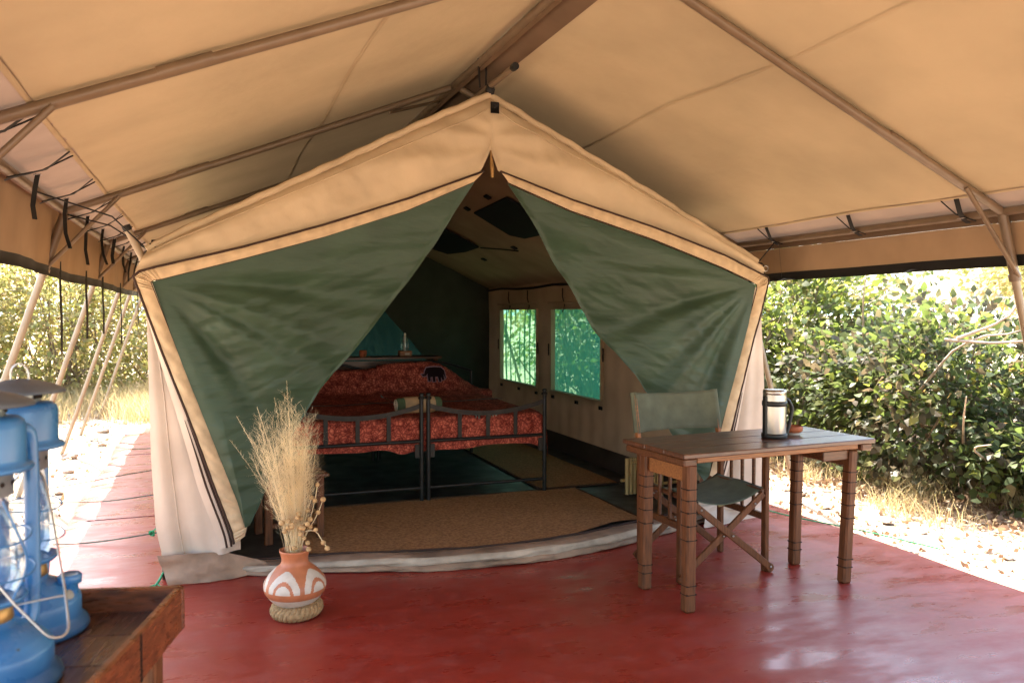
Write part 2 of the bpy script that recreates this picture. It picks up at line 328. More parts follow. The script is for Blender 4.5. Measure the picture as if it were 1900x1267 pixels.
def fbm(x, y, seed=0):
    s = 0; a = 1.
    for k in range(4):
        f = 1.9**k
        s += a*(math.sin(x*f*1.7+seed*1.3+k*2.1+1.3*math.sin(y*f*1.1+seed))*math.cos(y*f*1.9+seed*.7+k+.9*math.sin(x*f*.8)))
        a *= .5
    return s

# ================================================================== SETTING
# ground: dips and rises gently, one sheet out to the horizon
def gz(x, y): return -.06+.02*fbm(x*.6, y*.6, 3) if (-30 < x < 30 and -20 < y < 40) else -.06
xs = np.r_[-900, -300, -100, -50, np.linspace(-30, 30, 121), 50, 100, 300, 900]
ys = np.r_[-900, -200, -60, np.linspace(-20, 40, 121), 60, 100, 300, 1200]
gv = [(x, y, gz(x, y)-(.10 if (-.8 < x < 3.7 and y < 10) else 0)) for y in ys for x in xs]
nx = len(xs); gf = [(j*nx+i, j*nx+i+1, (j+1)*nx+i+1, (j+1)*nx+i) for j in range(len(ys)-1) for i in range(nx-1)]
structure(link('ground', gv, gf, 'sand'))
# red cement slab with softly rounded edges, cast in bays
X0, X1, Y0, Y1 = -.88, 3.79, -4.0, 10.15
g = G()
def edge_w(y, s): return .012*math.sin(y*2.3+s)+.008*math.sin(y*5.1+s*2)
def slabf(u, v):
    y = Y0+(Y1-Y0)*v
    prof = [(0, -.2), (0, -.05), (.03, -.02), (.11, -.004), (.16, 0)]
    k = u*20
    if k <= 4: a = prof[int(round(k))]; return (X0+edge_w(y, 1)+a[0], y, a[1])
    if k >= 16: a = prof[int(round(20-k))]; return (X1+edge_w(y, 4)-a[0]*.5, y, a[1])
    return (X0+.16+(X1-.08-X0-.16)*(k-4)/12., y, 0)
g.add(grid(slabf, 20, 60)); g.add(cbox(((X0+X1)/2, Y1-.02, -.105), (X1-X0-.05, .04, .2), .01))
slab = structure(g.build('concrete_floor', 'cement', smooth=True))
for y in (5.95, 8.6):
    one('joint', cbox(((X0+X1)/2, y, .0015), (X1-X0-.3, .008, .003), .001), 'crack', slab)
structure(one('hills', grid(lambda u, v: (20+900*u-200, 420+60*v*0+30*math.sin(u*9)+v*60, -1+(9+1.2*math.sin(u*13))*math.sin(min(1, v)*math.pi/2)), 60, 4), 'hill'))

# ================================================================== FLY FRAME (steel poles)
RZ, RX = 2.80, 1.49
LX, LZ, QX, QZ = -.70, 1.905, 3.60, 1.845
BENTS = [.8, 2.92, 5.03, 7.15, 9.2, 10.5, 12.35]
FY0, FY1 = -1.6, 12.45
fr = empty('awning_support', (1.49, 5, 0), 0, 'brown tubular steel frame of ridge, rafters and splayed posts under the big canvas awning', 'tent frame')
fr_off = V(1.49, 5, 0)
def fpart(name, vf, m='pole', par=None, smooth=True): return one(name, (np.array(vf[0])-fr_off, vf[1]), m, par or fr, smooth)
fpart('ridge_pole', tube([(RX, FY0, RZ-.03), (RX, FY1, RZ-.03)], .027, 12))
fpart('eave_rail', tube([(LX, FY0, LZ-.01), (LX, FY1, LZ-.01)], .021, 10)); fpart('eave_rail', tube([(QX, FY0, QZ-.01), (QX, FY1, QZ-.01)], .021, 10))
for y in BENTS:
    for side in (0, 1):
        ex, ez = ((LX, LZ), (QX, QZ))[side]; s = (-1, 1)[side]
        a = V(RX+s*.03, y, RZ-.045); b = V(ex, y, ez-.012)
        rf = fpart('rafter', tube([a, (a+b)/2+V(0, 0, -.004), b], .0205, 10))
        j = a+(b-a)*.66; d = (b-a)/np.linalg.norm(b-a); fpart('sleeve', tube([j-d*.006, j+d*.18], .0232, 10), par=rf)
        bx = ex+s*(.66 if side == 0 else .57); top = V(ex, y, ez-.02); bot = V(bx, y, -.1); jt = top+(bot-top)*.155
        ps = fpart('post', tube([top, jt], .0235, 10)); fpart('lower_post', tube([jt+(top-jt)*.02, bot], .019, 10), 'polelight', par=ps)
        dj = (bot-top)/np.linalg.norm(bot-top); fpart('joint_collar', tube([jt-dj*.012, jt+dj*.02], .0285, 10), 'pole', par=ps)
        bp = a+(b-a)*.875+V(0, -.02, -.015); fpart('brace', tube([jt+V(0, -.022, 0), bp], .0115, 8))
    # short diagonal from rafter to ridge pole
    fpart('ridge_brace', tube([(RX-.42, y, RZ-.23), (RX-.015, y+.32, RZ-.05)], .011, 8))

# ================================================================== FLY SHEET
fl = empty('awning_canvas', (1.49, 5, 0), 0, 'large tan canvas awning roof stretched over the ridge and eave poles', 'awning')
fl_off = fr_off
def flp(name, vf, m, par=None, smooth=True): return one(name, (np.array(vf[0])-fl_off, vf[1]), m, par or fl, smooth)
def near_bent(y): return min(abs(y-b) for b in BENTS)
def roof(side, x0, x1, nu):
    ex, ez = ((LX, LZ), (QX, QZ))[side]
    def fn(u, v):
        y = FY0+(FY1-FY0)*v; x = x0+(x1-x0)*u; k = abs(x-RX)/abs(ex-RX)
        z = RZ+.0+(ez+.016-RZ)*k
        b = min(1, near_bent(y)/.9)
        sag = .028*math.sin(math.pi*min(1, k))*b**1.4*1.0
        wr = .0035*fbm(x*3.1, y*2.0, 5+side)*b+.0030*math.sin(x*31+2*math.sin(y*3))*math.exp(-((near_bent(y)-.10)/.09)**2)+.004*math.sin(y*9+x*4)*b*max(0, k-.75)
        return (x, y, z+sag+wr)
    return grid(fn, nu, 170)
SL, SR = -.50, 3.475
flp('roof_panel', roof(0, RX, SL, 26), 'fly'); flp('roof_panel', roof(1, RX, SR, 26), 'fly')
flp('eave_strip', roof(0, SL+.012, LX-.055, 5), 'flyskylit'); flp('eave_strip', roof(1, SR-.012, QX+.055, 5), 'flyskylit')
flp('rear_gable', ([(LX-.04, FY1-.01, LZ), (QX+.04, FY1-.01, QZ), (RX, FY1-.01, RZ)], [(0, 1, 2)]), 'fly')  # unseen gable added to close the fly and cut light on its ceiling
# lapped seams, run along the roof
def seam(side, x, wd=.017, dz=-.004):
    ex, ez = ((LX, LZ), (QX, QZ))[side]
    def fn(u, v):
        y = FY0+(FY1-FY0)*v; xx = x+wd*(u-.5); k = abs(xx-RX)/abs(ex-RX); b = min(1, near_bent(y)/.9)
        z = RZ+(ez+.016-RZ)*k+.028*math.sin(math.pi*min(1, k))*b**1.4+.0035*fbm(xx*3.1, y*2.0, 5+side)*b+.004*math.sin(y*9+xx*4)*b*max(0, k-.75)
        return (xx+.004*math.sin(y*3), y, z+dz-.0025*math.sin(u*math.pi))
    return grid(fn, 2, 170)
for s_, x in ((0, .66), (1, 2.33), (0, SL), (1, SR)): flp('seam', seam(s_, x), 'fly')
flp('ridge_band', grid(lambda u, v: (RX+.02+.13*u, FY0+(FY1-FY0)*v, RZ-.008-.445*(.02+.13*u)), 2, 60), 'flydark')
flp('ridge_band', grid(lambda u, v: (RX-.005, FY0+(FY1-FY0)*v, RZ-.01-.075*u), 1, 60), 'flydark')
# valances
def valance(x, zt, zb, sgn, seed):
    def fn(u, v):
        y = FY0+(FY1-FY0)*v; d = .5*near_bent(y)
        return (x+sgn*(.012+.03*u)+.008*u*math.sin(y*6.3+seed)+.004*math.sin(y*17+seed)*u, y, zt+(zb-zt)*u+.006*u*math.sin(y*1.9+seed)-.004*u*abs(math.sin(y*1.4)))
    return fn
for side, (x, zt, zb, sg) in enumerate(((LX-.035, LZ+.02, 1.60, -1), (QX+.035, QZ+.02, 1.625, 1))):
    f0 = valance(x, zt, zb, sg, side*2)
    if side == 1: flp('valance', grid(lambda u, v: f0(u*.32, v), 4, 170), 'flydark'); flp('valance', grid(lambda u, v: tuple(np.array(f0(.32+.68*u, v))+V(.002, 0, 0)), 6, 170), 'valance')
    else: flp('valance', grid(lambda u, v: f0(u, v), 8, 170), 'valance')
    def hem(u, v, f0=f0, sg=sg):
        p = V(*f0(1, v)); return (p[0]-sg*.003+.006*math.sin(u*math.pi)*sg, p[1], p[2]-.055*u+.004)
    flp('valance_hem', grid(hem, 3, 170), 'web')
# lashings: webbing from the seam to the rail, with a buckle and hanging tail
def strip(path, wd, axis=(0, 1, 0)):
    a = V(*axis)*wd/2; n = len(path); v = []
    for p in path: v += [V(*p)-a, V(*p)+a]
    # thickness
    vs = list(v)+[q+V(0, 0, .0015)+V(.0012, 0, 0) for q in v]; f = []
    for i in range(n-1):
        b = 2*i; f += [(b, b+1, b+3, b+2), (2*n+b+2, 2*n+b+3, 2*n+b+1, 2*n+b)]
    return vs, f
for side in (0, 1):
    ex, ez = ((LX, LZ), (QX, QZ))[side]; s = (-1, 1)[side]; sx = (SL, SR)[side]
    k = abs(sx-RX)/abs(ex-RX); szz = RZ+(ez+.016-RZ)*k
    y = -.8+.05*side; n = 0
    while y < 11.8:
        if near_bent(y) < .1: y += .12
        st = V(sx, y, szz-.006); rl = V(ex, y+.05*s, ez-.03)
        o = flp('lashing', strip([st, st*.6+rl*.4+V(0, 0, -.03), rl+V(-s*.012, 0, .0), rl+V(s*.02, 0, -.014)], .03), 'web')
        bk = st*.45+rl*.55+V(0, 0, -.035)
        flp('buckle', tube([bk+V(.012, -.014, 0), bk+V(.012, .014, 0), bk+V(-.012, .014, -.004), bk+V(-.012, -.014, -.004)], .0022, 5, closed=True), 'buckle', par=o)
        flp('cord', tube([st+V(0, .09, 0), (st+rl)/2+V(0, .03, -.02), rl+V(0, -.06, -.01)], .0035, 5), 'web', par=o)
        if side == 0 and y > 2.6:
            L = random.uniform(.16, .34); wv = random.uniform(-.03, .03)
            flp('strap_tail', strip([bk, bk+V(-.01, 0, -L*.3), bk+V(-.018+wv*.5, .008, -L*.7), bk+V(-.01+wv, .012, -L)], random.choice((.028, .034, .04)), axis=(.45, .9, 0)), 'web', par=o)
        y += .745+random.uniform(-.02, .02); n += 1
# long tie-straps hanging below the left valance and beside the tent on the right
for (y, zb, wd) in ((3.55, 1.19, .05), (5.3, 1.13, .024), (6.4, 1.17, .028), (7.4, 1.18, .03), (8.9, 1.05, .022), (11.1, 1.2, .024)):
    flp('tie_strap', strip([(LX-.066, y, 1.64), (LX-.068, y+.004, 1.5), (LX-.062, y-.006, (1.5+zb)/2), (LX-.066, y+.006, zb)], wd, axis=(.35, .93, 0)), 'web')
for (y, zb, wd) in ((4.78, 1.05, .026), (4.55, 1.5, .03)):
    flp('tie_strap', strip([(QX-.02, y, 1.83), (QX+.01, y+.004, 1.6), (QX+.012, y-.004, zb)], wd, axis=(.6, .8, 0)), 'web')

# ================================================================== INNER TENT
tn = empty('safari_tent', (1.51, 4.45, 0), 0, 'tan canvas safari tent with open front and dark green inner flaps', 'tent')
T0 = V(1.51, 4.45, 0)
def tp(name, vf, m, par=None, smooth=True):
    off = T0
    return one(name, (np.array(vf[0], float)-off, vf[1]), m, par or tn, smooth)
TR, TRX, TE, YB, YR = 2.535, 1.51, 1.63, 9.65, 11.3
XL, XR = -.25, 3.30
def troof(side):
    ex = (XL-.03, XR+.03)[side]
    def fn(u, v):
        y = 4.40+(YR-4.40)*v; x = TRX+(ex-TRX)*u; sag = -.03*math.sin(math.pi*u)*(1-.5*v)
        return (x, y, TR+(TE-TR)*u+sag+.006*fbm(x*4, y*2, 2+side))
    return grid(fn, 20, 50)
tp('roof_panel', troof(0), 'tentin'); tp('roof_panel', troof(1), 'tentin')
for side in (0, 1):   # dark sheet added over the roof panels to cut bounce onto the fly
    v, f = troof(side); tp('roof_shade_sheet', ([(p[0], p[1]+.03, p[2]+.018) for p in v], f), 'shadesheet')
# --- side walls (right one with window openings), pleated
def wallx(x, y0, y1, z0, z1, side, nu=None):
    s = (-1, 1)[side]
    def fn(u, v):
        y = y0+(y1-y0)*u; z = z0+(z1-z0)*v
        k = min(1, z/1.66)
        return (x+s*(.012*math.sin(y*26)*(.35+.65*(1-k))*.5+.012*math.sin(math.pi*k)), y, z)
    return grid(fn, nu or max(4, int((y1-y0)*26)), 8)
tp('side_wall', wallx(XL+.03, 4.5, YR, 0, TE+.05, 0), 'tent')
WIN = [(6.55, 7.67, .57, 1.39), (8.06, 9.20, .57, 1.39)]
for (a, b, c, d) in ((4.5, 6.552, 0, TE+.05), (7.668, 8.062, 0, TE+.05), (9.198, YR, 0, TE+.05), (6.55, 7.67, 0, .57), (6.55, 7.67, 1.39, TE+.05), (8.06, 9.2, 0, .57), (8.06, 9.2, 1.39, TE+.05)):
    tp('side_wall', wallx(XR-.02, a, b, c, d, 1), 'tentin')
tp('wall_base', grid(lambda u, v: (XR-.035-.05*(1-v)**2, 4.5+(YR-4.5)*u, .015+.15*v), 60, 4), 'basecloth')
tp('wall_base', grid(lambda u, v: (XL+.045+.05*(1-v)**2, 4.5+(YR-4.5)*u, .015+.15*v), 60, 4), 'basecloth')
tp('eave_rope', tube([(XR-.05, 4.6+k*.5, TE-.01-.012*math.sin(k*1.9)) for k in range(11)], .013, 7), 'web')
for wi, (a, b, c, d) in enumerate(WIN):
    amp = (.004, .016)[wi]
    def fw_(u, v, a=a, b=b, c=c, d=d, amp=amp):
        y = a-.05+(b-a+.1)*u; z = c-.05+(d-c+.1)*v
        return (XR+.006+amp+amp*math.sin(y*42+.8*math.sin(z*5))+amp*.4*math.sin(y*75), y, z)
    wo = tp('window_mesh', grid(fw_, 80, 10), ('window', 'window2')[wi])
    fb = G()
    for (p, q) in (((a, c), (b, c)), ((b, c), (b, d)), ((b, d), (a, d)), ((a, d), (a, c))):
        fb.add(beam((XR-.012, p[0], p[1]), (XR-.012, q[0], q[1]), .012, .05, .003, upv=(1, 0, 0)))
    o = link('window_border', np.array(fb.v)-T0, fb.f, 'tentin', wo, False)
    for t in (.2, .72):   # toggles above, velcro tabs below
        y = a+(b-a)*t
        tp('window_tie', tube([(XR-.03, y+.03, d+.2), (XR-.045, y+.0, d+.12), (XR-.03, y-.02, d+.03), (XR-.04, y+.01, d-.03)], .006, 6), 'web', wo)
    tp('rolled_blind', tube([(XR-.045, a-.05, d+.06), (XR-.05, (a+b)/2, d+.055), (XR-.045, b+.05, d+.06)], .011, 8), 'tentin', wo)
    for t in (.0, .45, .95): tp('velcro_tab', cbox((XR-.034, a+(b-a)*t, c-.06), (.006, .07, .03), .002), 'web', wo)
    for t in (a-.05, b+.05): tp('velcro_tab', cbox((XR-.036, t, (c+d)/2), (.006, .02, .12), .002), 'web', wo)
# ceiling vents and tabs on the right-hand slope
def onroof(x, y, dz=.03): u = (x-TRX)/(XR+.03-TRX); return V(x, y, TR+(TE-TR)*u-.03*math.sin(math.pi*u)*(1-.5*(y-4.4)/(YR-4.4))-dz)
def roofpoly(pts, th=.012): 
    n = len(pts); v = [onroof(x, y, .02) for x, y in pts]+[onroof(x, y, .02+th) for x, y in pts]
    return v, [tuple(range(n)), tuple(range(n, 2*n))[::-1]]+[(i, (i+1) % n, n+(i+1) % n, n+i) for i in range(n)]
tp('ceiling_vent', roofpoly([(2.09, 5.74), (2.12, 6.62), (2.45, 6.66), (2.53, 6.5), (2.53, 5.72)]), 'web', smooth=False)
tp('ceiling_vent', roofpoly([(2.12, 7.72), (2.12, 8.85), (2.36, 8.95), (2.50, 8.75), (2.53, 8.2), (2.51, 7.68)]), 'web', smooth=False)
for p in ((2.03, 6.0), (2.06, 6.62), (2.62, 7.0), (2.7, 8.1)): tp('velcro_tab', roofpoly([(p[0]-.02, p[1]-.04), (p[0]-.02, p[1]+.04), (p[0]+.02, p[1]+.04), (p[0]+.02, p[1]-.04)]), 'web', smooth=False)
tp('ceiling_cord', tube([onroof(2.52, 7.66, .03), onroof(2.57, 7.2, .05), onroof(2.66, 7.0, .035)], .006, 6), 'web')
# --- partition (inverted-V doorway) and the washroom behind it
for s in (-1, 1):
    ed = [(0, 2.49), (.02, 1.93), (.42, 1.44), (.92, .87), (1.25, .35), (1.45, .02)]; wl = [(1.79, TE+.02), (1.79, .02)]
    def fn(u, v, s=s):
        if v < .02: p = V(0, 2.49)*(1-u)+V(1.79, TE+.02)*u
        else:
            a = interp(ed, v); b = interp(wl, v); t_ = V(0, 2.49)*(1-u)+V(1.79, TE+.02)*u; p = a*(1-u)+b*u
            k = max(0, 1-v*5); p = p*(1-k)+t_*k
        th = math.atan2(p[1]-1.6, 1.8-p[0])
        return (TRX+s*p[0], YB+.02*math.sin(th*16)*(1-u)+.01*fbm(p[0]*5, p[1]*3, 1)+.03*v, p[1])
    tp('partition', grid(fn, 36, 34), 'darkgreen')
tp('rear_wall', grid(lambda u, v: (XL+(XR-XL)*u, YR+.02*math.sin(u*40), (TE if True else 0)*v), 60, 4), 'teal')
tp('rear_gable', ([(XL, YR, TE), (XR, YR, TE), (TRX, YR, TR)], [(0, 1, 2)]), 'tent')
# --- floor inside, front sill
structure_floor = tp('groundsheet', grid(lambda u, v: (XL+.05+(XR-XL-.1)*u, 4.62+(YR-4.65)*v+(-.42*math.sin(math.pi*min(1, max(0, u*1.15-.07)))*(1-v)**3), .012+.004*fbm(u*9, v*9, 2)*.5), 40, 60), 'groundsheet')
SILL = smoothpath([(.10, 4.47), (.2, 4.41), (.32, 4.37), (.62, 4.32), (.93, 4.20), (1.3, 4.11), (1.68, 4.10), (2.1, 4.17), (2.46, 4.31), (2.95, 4.50), (3.36, 4.66)], 70)
def sillstrip(prof, rough=.0, seed=0):
    def fn(u, v):
        i = u*70; p = interp(SILL, u); q = interp(SILL, min(1, u+.01)); r_ = interp(SILL, max(0, u-.01)); t = q-r_; t /= np.linalg.norm(t); n = V(-t[1], t[0])
        d = interp(prof, v) if len(prof) > 2 else np.array(prof[0])*(1-v)+np.array(prof[1])*v
        wv = rough*(.7*fbm(u*16, v*2, seed)+.5*fbm(u*47, v*3, seed+2)*math.sin(math.pi*min(1, max(.15, v)))); hz = .42+.36*math.sin(math.pi*u)
        return (p[0]+n[0]*(d[0]+wv), p[1]+n[1]*(d[0]+wv), max(.003, d[1]*hz+wv*.3 if d[1] > .005 else .003))
    return fn
tp('sill_skirt', grid(sillstrip([(0, 0), (-.012, .02), (.002, .045), (.012, .05)], .011, 1), 160, 6), 'skirt')
tp('sill_band', grid(sillstrip([(.006, .046), (-.006, .062), (.0, .092), (.016, .099)], .008, 2), 160, 6), 'palestrip')
tp('sill_band', grid(sillstrip([(.014, .098), (.05, .108), (.10, .104), (.13, .098)], .008, 3), 160, 6), 'skirt')
tp('sill_piping', tube([V(*sillstrip([(.132, .1), (.132, .1)], .004, 3)(k/90, .5))+V(0, 0, .004) for k in range(91)], .0065, 6), 'piping')
tp('sill_band', grid(sillstrip([(.134, .098), (.14, .05), (.16, .02)], .002, 4), 110, 3), 'skirt')
# --- front gable above the doorway, two halves parting below the peak
GTL = [(-.26, 1.645), (-.119, 1.729), (.591, 2.089), (1.111, 2.361), (1.504, 2.553)]
GBL = [(-.317, 1.535), (-.22, 1.574), (.184, 1.685), (.588, 1.813), (1.02, 1.963), (1.445, 2.135), (1.503, 2.26)]
GTR = [(3.30, 1.665), (2.51, 2.067), (1.976, 2.322), (1.496, 2.553)]
GBR = [(3.325, 1.578), (3.01, 1.713), (2.511, 1.863), (1.977, 2.001), (1.545, 2.14), (1.497, 2.26)]
def gable(top, bot, seed, s, raw=False):
    def fn(u, v):
        a = interp(top, u); b = interp(bot, u); p = a*(1-v)+b*v
        ang = math.atan2(2.3-p[1], abs(p[0]-1.5)+.15)
        fold = (1-u**8)*(.022*math.sin(ang*15+seed+2*math.sin(p[0]*3))*math.sin(math.pi*v)*(.35+.65*u)+.016*fbm(p[0]*4.2, p[1]*6, seed)*v+.006*fbm(p[0]*13, p[1]*8+p[0]*4, seed+3)*math.sin(math.pi*v))
        lip = .055*math.exp(-v*14)
        return (p[0], 4.40-.045*math.sin(math.pi*min(1, v*1.1))**.8+fold-.02+lip, p[1]+.010*math.exp(-v*14))
    return fn if raw else grid(fn, 110, 24)
tp('front_gable', gable(GTL, GBL, 1, -1), 'tent'); tp('front_gable', gable(GTR, GBR, 2, 1), 'tent')
for A_, B_, sd in ((GTL, GBL, 1), (GTR, GBR, 2)):
    gf_ = gable(A_, B_, sd, 0, True); tp('stitched_seam', tube([V(*gf_(t, .16+.05*t))+V(0, -.003, 0) for t in np.linspace(.02, .98, 60)], .0035, 5), 'tent')
for top, sd in ((GTL, 0), (GTR, 3)):   # stitched roll along the verge
    tp('verge_sleeve', tube([(p[0], 4.405+.006*math.sin(k*.9+sd), p[1]+.012+.003*math.sin(k*1.7+sd)) for k, p in enumerate([interp(top, t/40) for t in range(41)])], .02, 8), 'tent')
tp('vent_tag', cbox((1.508, 4.328, 2.475), (.05, .006, .062), .004), 'web')
tp('zip_pull', tube([(1.50, 4.375, 2.25), (1.505, 4.37, 2.16), (1.508, 4.37, 2.10)], [.004, .012, .010], 8), 'brass')
# --- trim bands round the doorway with brown piping
TOL = [(1.452, 2.128), (1.02, 1.958), (.588, 1.806), (.184, 1.679), (-.22, 1.570), (-.29, 1.548), (-.317, 1.525), (-.3, 1.47), (-.2, 1.166), (-.057, .76), (.041, .455), (.115, .24), (.125, .18)]
TIL = [(1.393, 2.068), (1.02, 1.897), (.588, 1.744), (.184, 1.622), (-.19, 1.515), (-.232, 1.507), (-.243, 1.498), (-.228, 1.455), (-.102, 1.085), (.044, .674), (.144, .393), (.19, .265), (.178, .215)]
TOR = [(1.545, 2.133), (1.977, 1.994), (2.511, 1.856), (3.01, 1.706), (3.28, 1.60), (3.345, 1.575), (3.352, 1.545), (3.299, 1.30), (3.2, .955), (3.102, .62), (3.0, .29), (2.96, .19)]
TIR = [(1.594, 2.074), (1.977, 1.931), (2.512, 1.785), (3.011, 1.627), (3.20, 1.556), (3.262, 1.528), (3.268, 1.505), (3.217, 1.283), (3.119, .94), (3.02, .61), (2.93, .31), (2.90, .22)]
def fy(p): return 4.345+.02*math.sin(p[0]*2)+(.035 if p[1] < 1.2 else .035*max(0, (1.55-p[1])/.35 if p[1] < 1.55 else 0))
def band(A, B, seed):
    n = len(A)
    def at(P, u): k = u*(n-1); i = min(n-2, int(k)); t = k-i; return V(*P[i])*(1-t)+V(*P[i+1])*t
    def fn(u, v):
        a = at(A, u); b = at(B, u); p = a*(1-v)+b*v
        pk = .0035*math.sin(u*260+seed)*math.sin(math.pi*v)+.004*math.sin(u*97+seed)*math.sin(math.pi*v)
        return (p[0], fy(p)-.012*math.sin(math.pi*v)+pk, p[1])
    return fn, at
for A, B, sd in ((TOL, TIL, 0), (TOR, TIR, 2)):
    fn, at = band(A, B, sd); bo = tp('door_trim', grid(fn, 300, 6), 'trim')
    tp('piping', tube([V(*fn(k/120, 0))+V(0, -.002, 0) for k in range(121)], .0062, 6), 'piping', bo)
    tp('piping', tube([V(*fn(k/120, 1))+V(0, .004, 0) for k in range(121)], .0035, 6), 'piping', bo)
# pale door fold and zip tapes tucked beside the lower half of each trim
for (P, sg) in (([(-.262, 1.36), (-.2, 1.166), (-.057, .76), (.041, .455), (.115, .24), (.125, .17)], -1), ([(3.33, 1.40), (3.299, 1.30), (3.2, .955), (3.102, .62), (3.0, .29), (2.96, .19)], 1)):
    Q = smoothpath(P, 40, 2)
    def off(t, d, Q=Q, sg=sg): q = interp(Q, t); return (q[0]+sg*d*min(1, t*1.3+.05), fy(q)+.014+.25*d, q[1]-.012*d/.05)
    tp('door_fold', grid(lambda u, v: tuple(V(*off(u, -.012+.085*v))+V(0, -.012*math.sin(math.pi*v)*min(1, u*2), 0)), 40, 6), 'tentlit')
    for d0 in (.012, .034):
        tp('zip_tape', tube([V(*off(t, d0*(1.0 if t > .75 else .6+.4*t/.75)))+V(0, -.013, 0) for t in np.linspace(.45, 1, 24)], np.r_[np.linspace(.001, .0052, 10), np.full(14, .0052)], 6), 'piping')
# --- canvas wings either side of the doorway
def wing(left, right, seed, s, raw=False):
    def fn(u, v):
        a = interp(left, v); b = interp(right, v); p = a*(1-u)+b*u
        fold = .03*math.sin(u*9+seed+1.5*v)*v*.9+.012*math.sin(u*21+seed*2-v*2)*v+.006*fbm(p[0]*6, p[1]*3, seed)
        return (p[0], 4.445-fold*.6-.03*math.sin(math.pi*v), p[1])
    return fn if raw else grid(fn, 40, 50)
WL = ([(-.27, 1.52), (-.262, 1.03), (-.256, .63), (-.24, .28), (-.205, .10)], [(-.22, 1.50), (.0, .95), (.09, .6), (.16, .32), (.16, .13)])
wl = tp('front_wall', wing(*WL, 0, 1), 'tentlit'); WLF = wing(*WL, 0, 1, True)
wr = tp('front_wall', wing([(3.36, 1.52), (3.37, 1.0), (3.40, .6), (3.42, .28), (3.44, .08)], [(3.25, 1.50), (3.08, .9), (2.98, .55), (2.9, .3), (2.9, .10)], 3, 1), 'tentlit')
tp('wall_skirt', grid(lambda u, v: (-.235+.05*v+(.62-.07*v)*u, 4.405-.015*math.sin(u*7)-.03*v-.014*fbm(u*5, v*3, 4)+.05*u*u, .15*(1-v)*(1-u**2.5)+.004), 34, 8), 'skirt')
tp('wall_skirt', grid(lambda u, v: (2.92+.55*u, 4.415+.14*u-.03*v-.012*fbm(u*5, v*3, 6), .13*(1-v)+.004), 24, 8), 'tentlit')
tp('stitched_patch', grid(lambda u, v: tuple(V(*WLF(.38+.55*u, .87+.12*v))+V(0, -.004, 0)), 14, 6), 'tentlit')
tp('vertical_seam', tube([V(*WLF(.26, t))+V(0, -.001, 0) for t in np.linspace(.1, 1, 30)], .003, 5), 'tentlit')
# --- green inner flaps, drawn aside
LFREE = [(1.40, 2.065), (1.19, 1.715), (.945, 1.385), (.708, 1.105), (.564, .94), (.366, .605), (.20, .27)]
LSIDE = [(-.238, 1.50), (-.102, 1.085), (.044, .674), (.144, .393), (.178, .26)]
RFREE = [(1.59, 2.07), (1.789, 1.815), (2.014, 1.505), (2.192, 1.25), (2.36, 1.06), (2.506, .90), (2.72, .58), (2.90, .30)]
RSIDE = [(3.262, 1.525), (3.217, 1.283), (3.119, .94), (3.02, .61), (2.93, .29)]
LTOP = [(-.238, 1.50), (.184, 1.625), (.588, 1.748), (1.02, 1.90), (1.40, 2.07)]
RTOP = [(3.262, 1.525), (3.01, 1.625), (2.51, 1.785), (1.977, 1.931), (1.59, 2.07)]
def flap(side, free, top, sd):
    A = V(*side[0]); s = 1 if free[0][0] > A[0] else -1
    def fn(u, v):
        a = interp(side, v); b = interp(free, v); t = interp(top, u); k = max(0, 1-v*3.2)**1.5
        p = (a*(1-u)+b*u); l0 = V(*side[0])*(1-u)+V(*free[0])*u; p = p+(t-l0)*k
        d = p-A; r_ = np.linalg.norm(d); th = math.atan2(d[1], s*d[0])
        edge = math.sin(math.pi*min(1, max(0, v*6)))*0+min(1, v*7)*min(1, u*9)
        f = .028*math.sin(th*7+sd+.8*math.sin(r_*2.2))+.015*math.sin(th*15+1.7*sd+r_*1.9)+.007*math.sin(th*29+r_*3.5)
        f *= min(1, r_/.45)*edge*(1-.55*max(0, v-.7)/.3)
        ripple = .003*math.sin(r_*13+5*math.sin(th*4)+sd)*edge*(.3+.7*u)+.0042*fbm(p[0]*4, p[1]*15-p[0]*5*s, sd)*edge+.0018*fbm(p[0]*8, p[1]*34-p[0]*10*s, sd+2)*edge
        hem = -.012*math.exp(-((1-u)/.02)**2)
        return (p[0], 4.365+.02*v+.10*math.sin(math.pi*min(1, v))*u**1.5+f+ripple+hem, p[1])
    return grid(fn, 130, 130)
tp('green_flap', flap(LSIDE, LFREE, LTOP, .6), 'green'); tp('green_flap', flap(RSIDE, RFREE, RTOP, 2.1), 'green')
# --- tent's own poles and hangers
tp('ridge_pole', tube([(1.505, 4.02, 2.61), (1.505, YR, 2.61)], .017, 10), 'pole'); tp('pole_cap', tube([(1.505, 3.995, 2.61), (1.505, 4.035, 2.61)], .0195, 10), 'web')
cp = tp('corner_pole', tube([(-.345, 4.40, 1.755), (-.255, 4.46, 1.56)], .018, 10), 'polelight'); tp('pole_cap', tube([(-.352, 4.396, 1.77), (-.342, 4.402, 1.748)], .0205, 10), 'web', cp)
cp = tp('corner_pole', tube([(3.30, 4.60, 1.69), (3.36, 4.47, 1.56)], .016, 10), 'pole')
for y in (4.52, 6.2):
    tp('hanger_strap', tube([(1.485, y, 2.63), (1.478, y, 2.72), (1.475, y, 2.80), (1.515, y, 2.80), (1.522, y, 2.72), (1.52, y, 2.63)], .0055, 6), 'web')
tp('peak_knot', lathe([(0, -.035), (.022, -.025), (.028, 0), (.022, .025), (0, .033)], 12, (1.505, 4.40, 2.59)), 'web')
tp('corner_strap', strip([(-.24, 4.40, 1.69), (-.2, 4.40, 1.665), (-.175, 4.40, 1.60), (-.17, 4.4, 1.56)], .03, axis=(.7, .6, .3)), 'web')
tp('corner_strap', strip([(-.24, 4.41, 1.70), (-.13, 4.40, 1.70), (-.05, 4.39, 1.735)], .02, axis=(.0, .6, .6)), 'web')
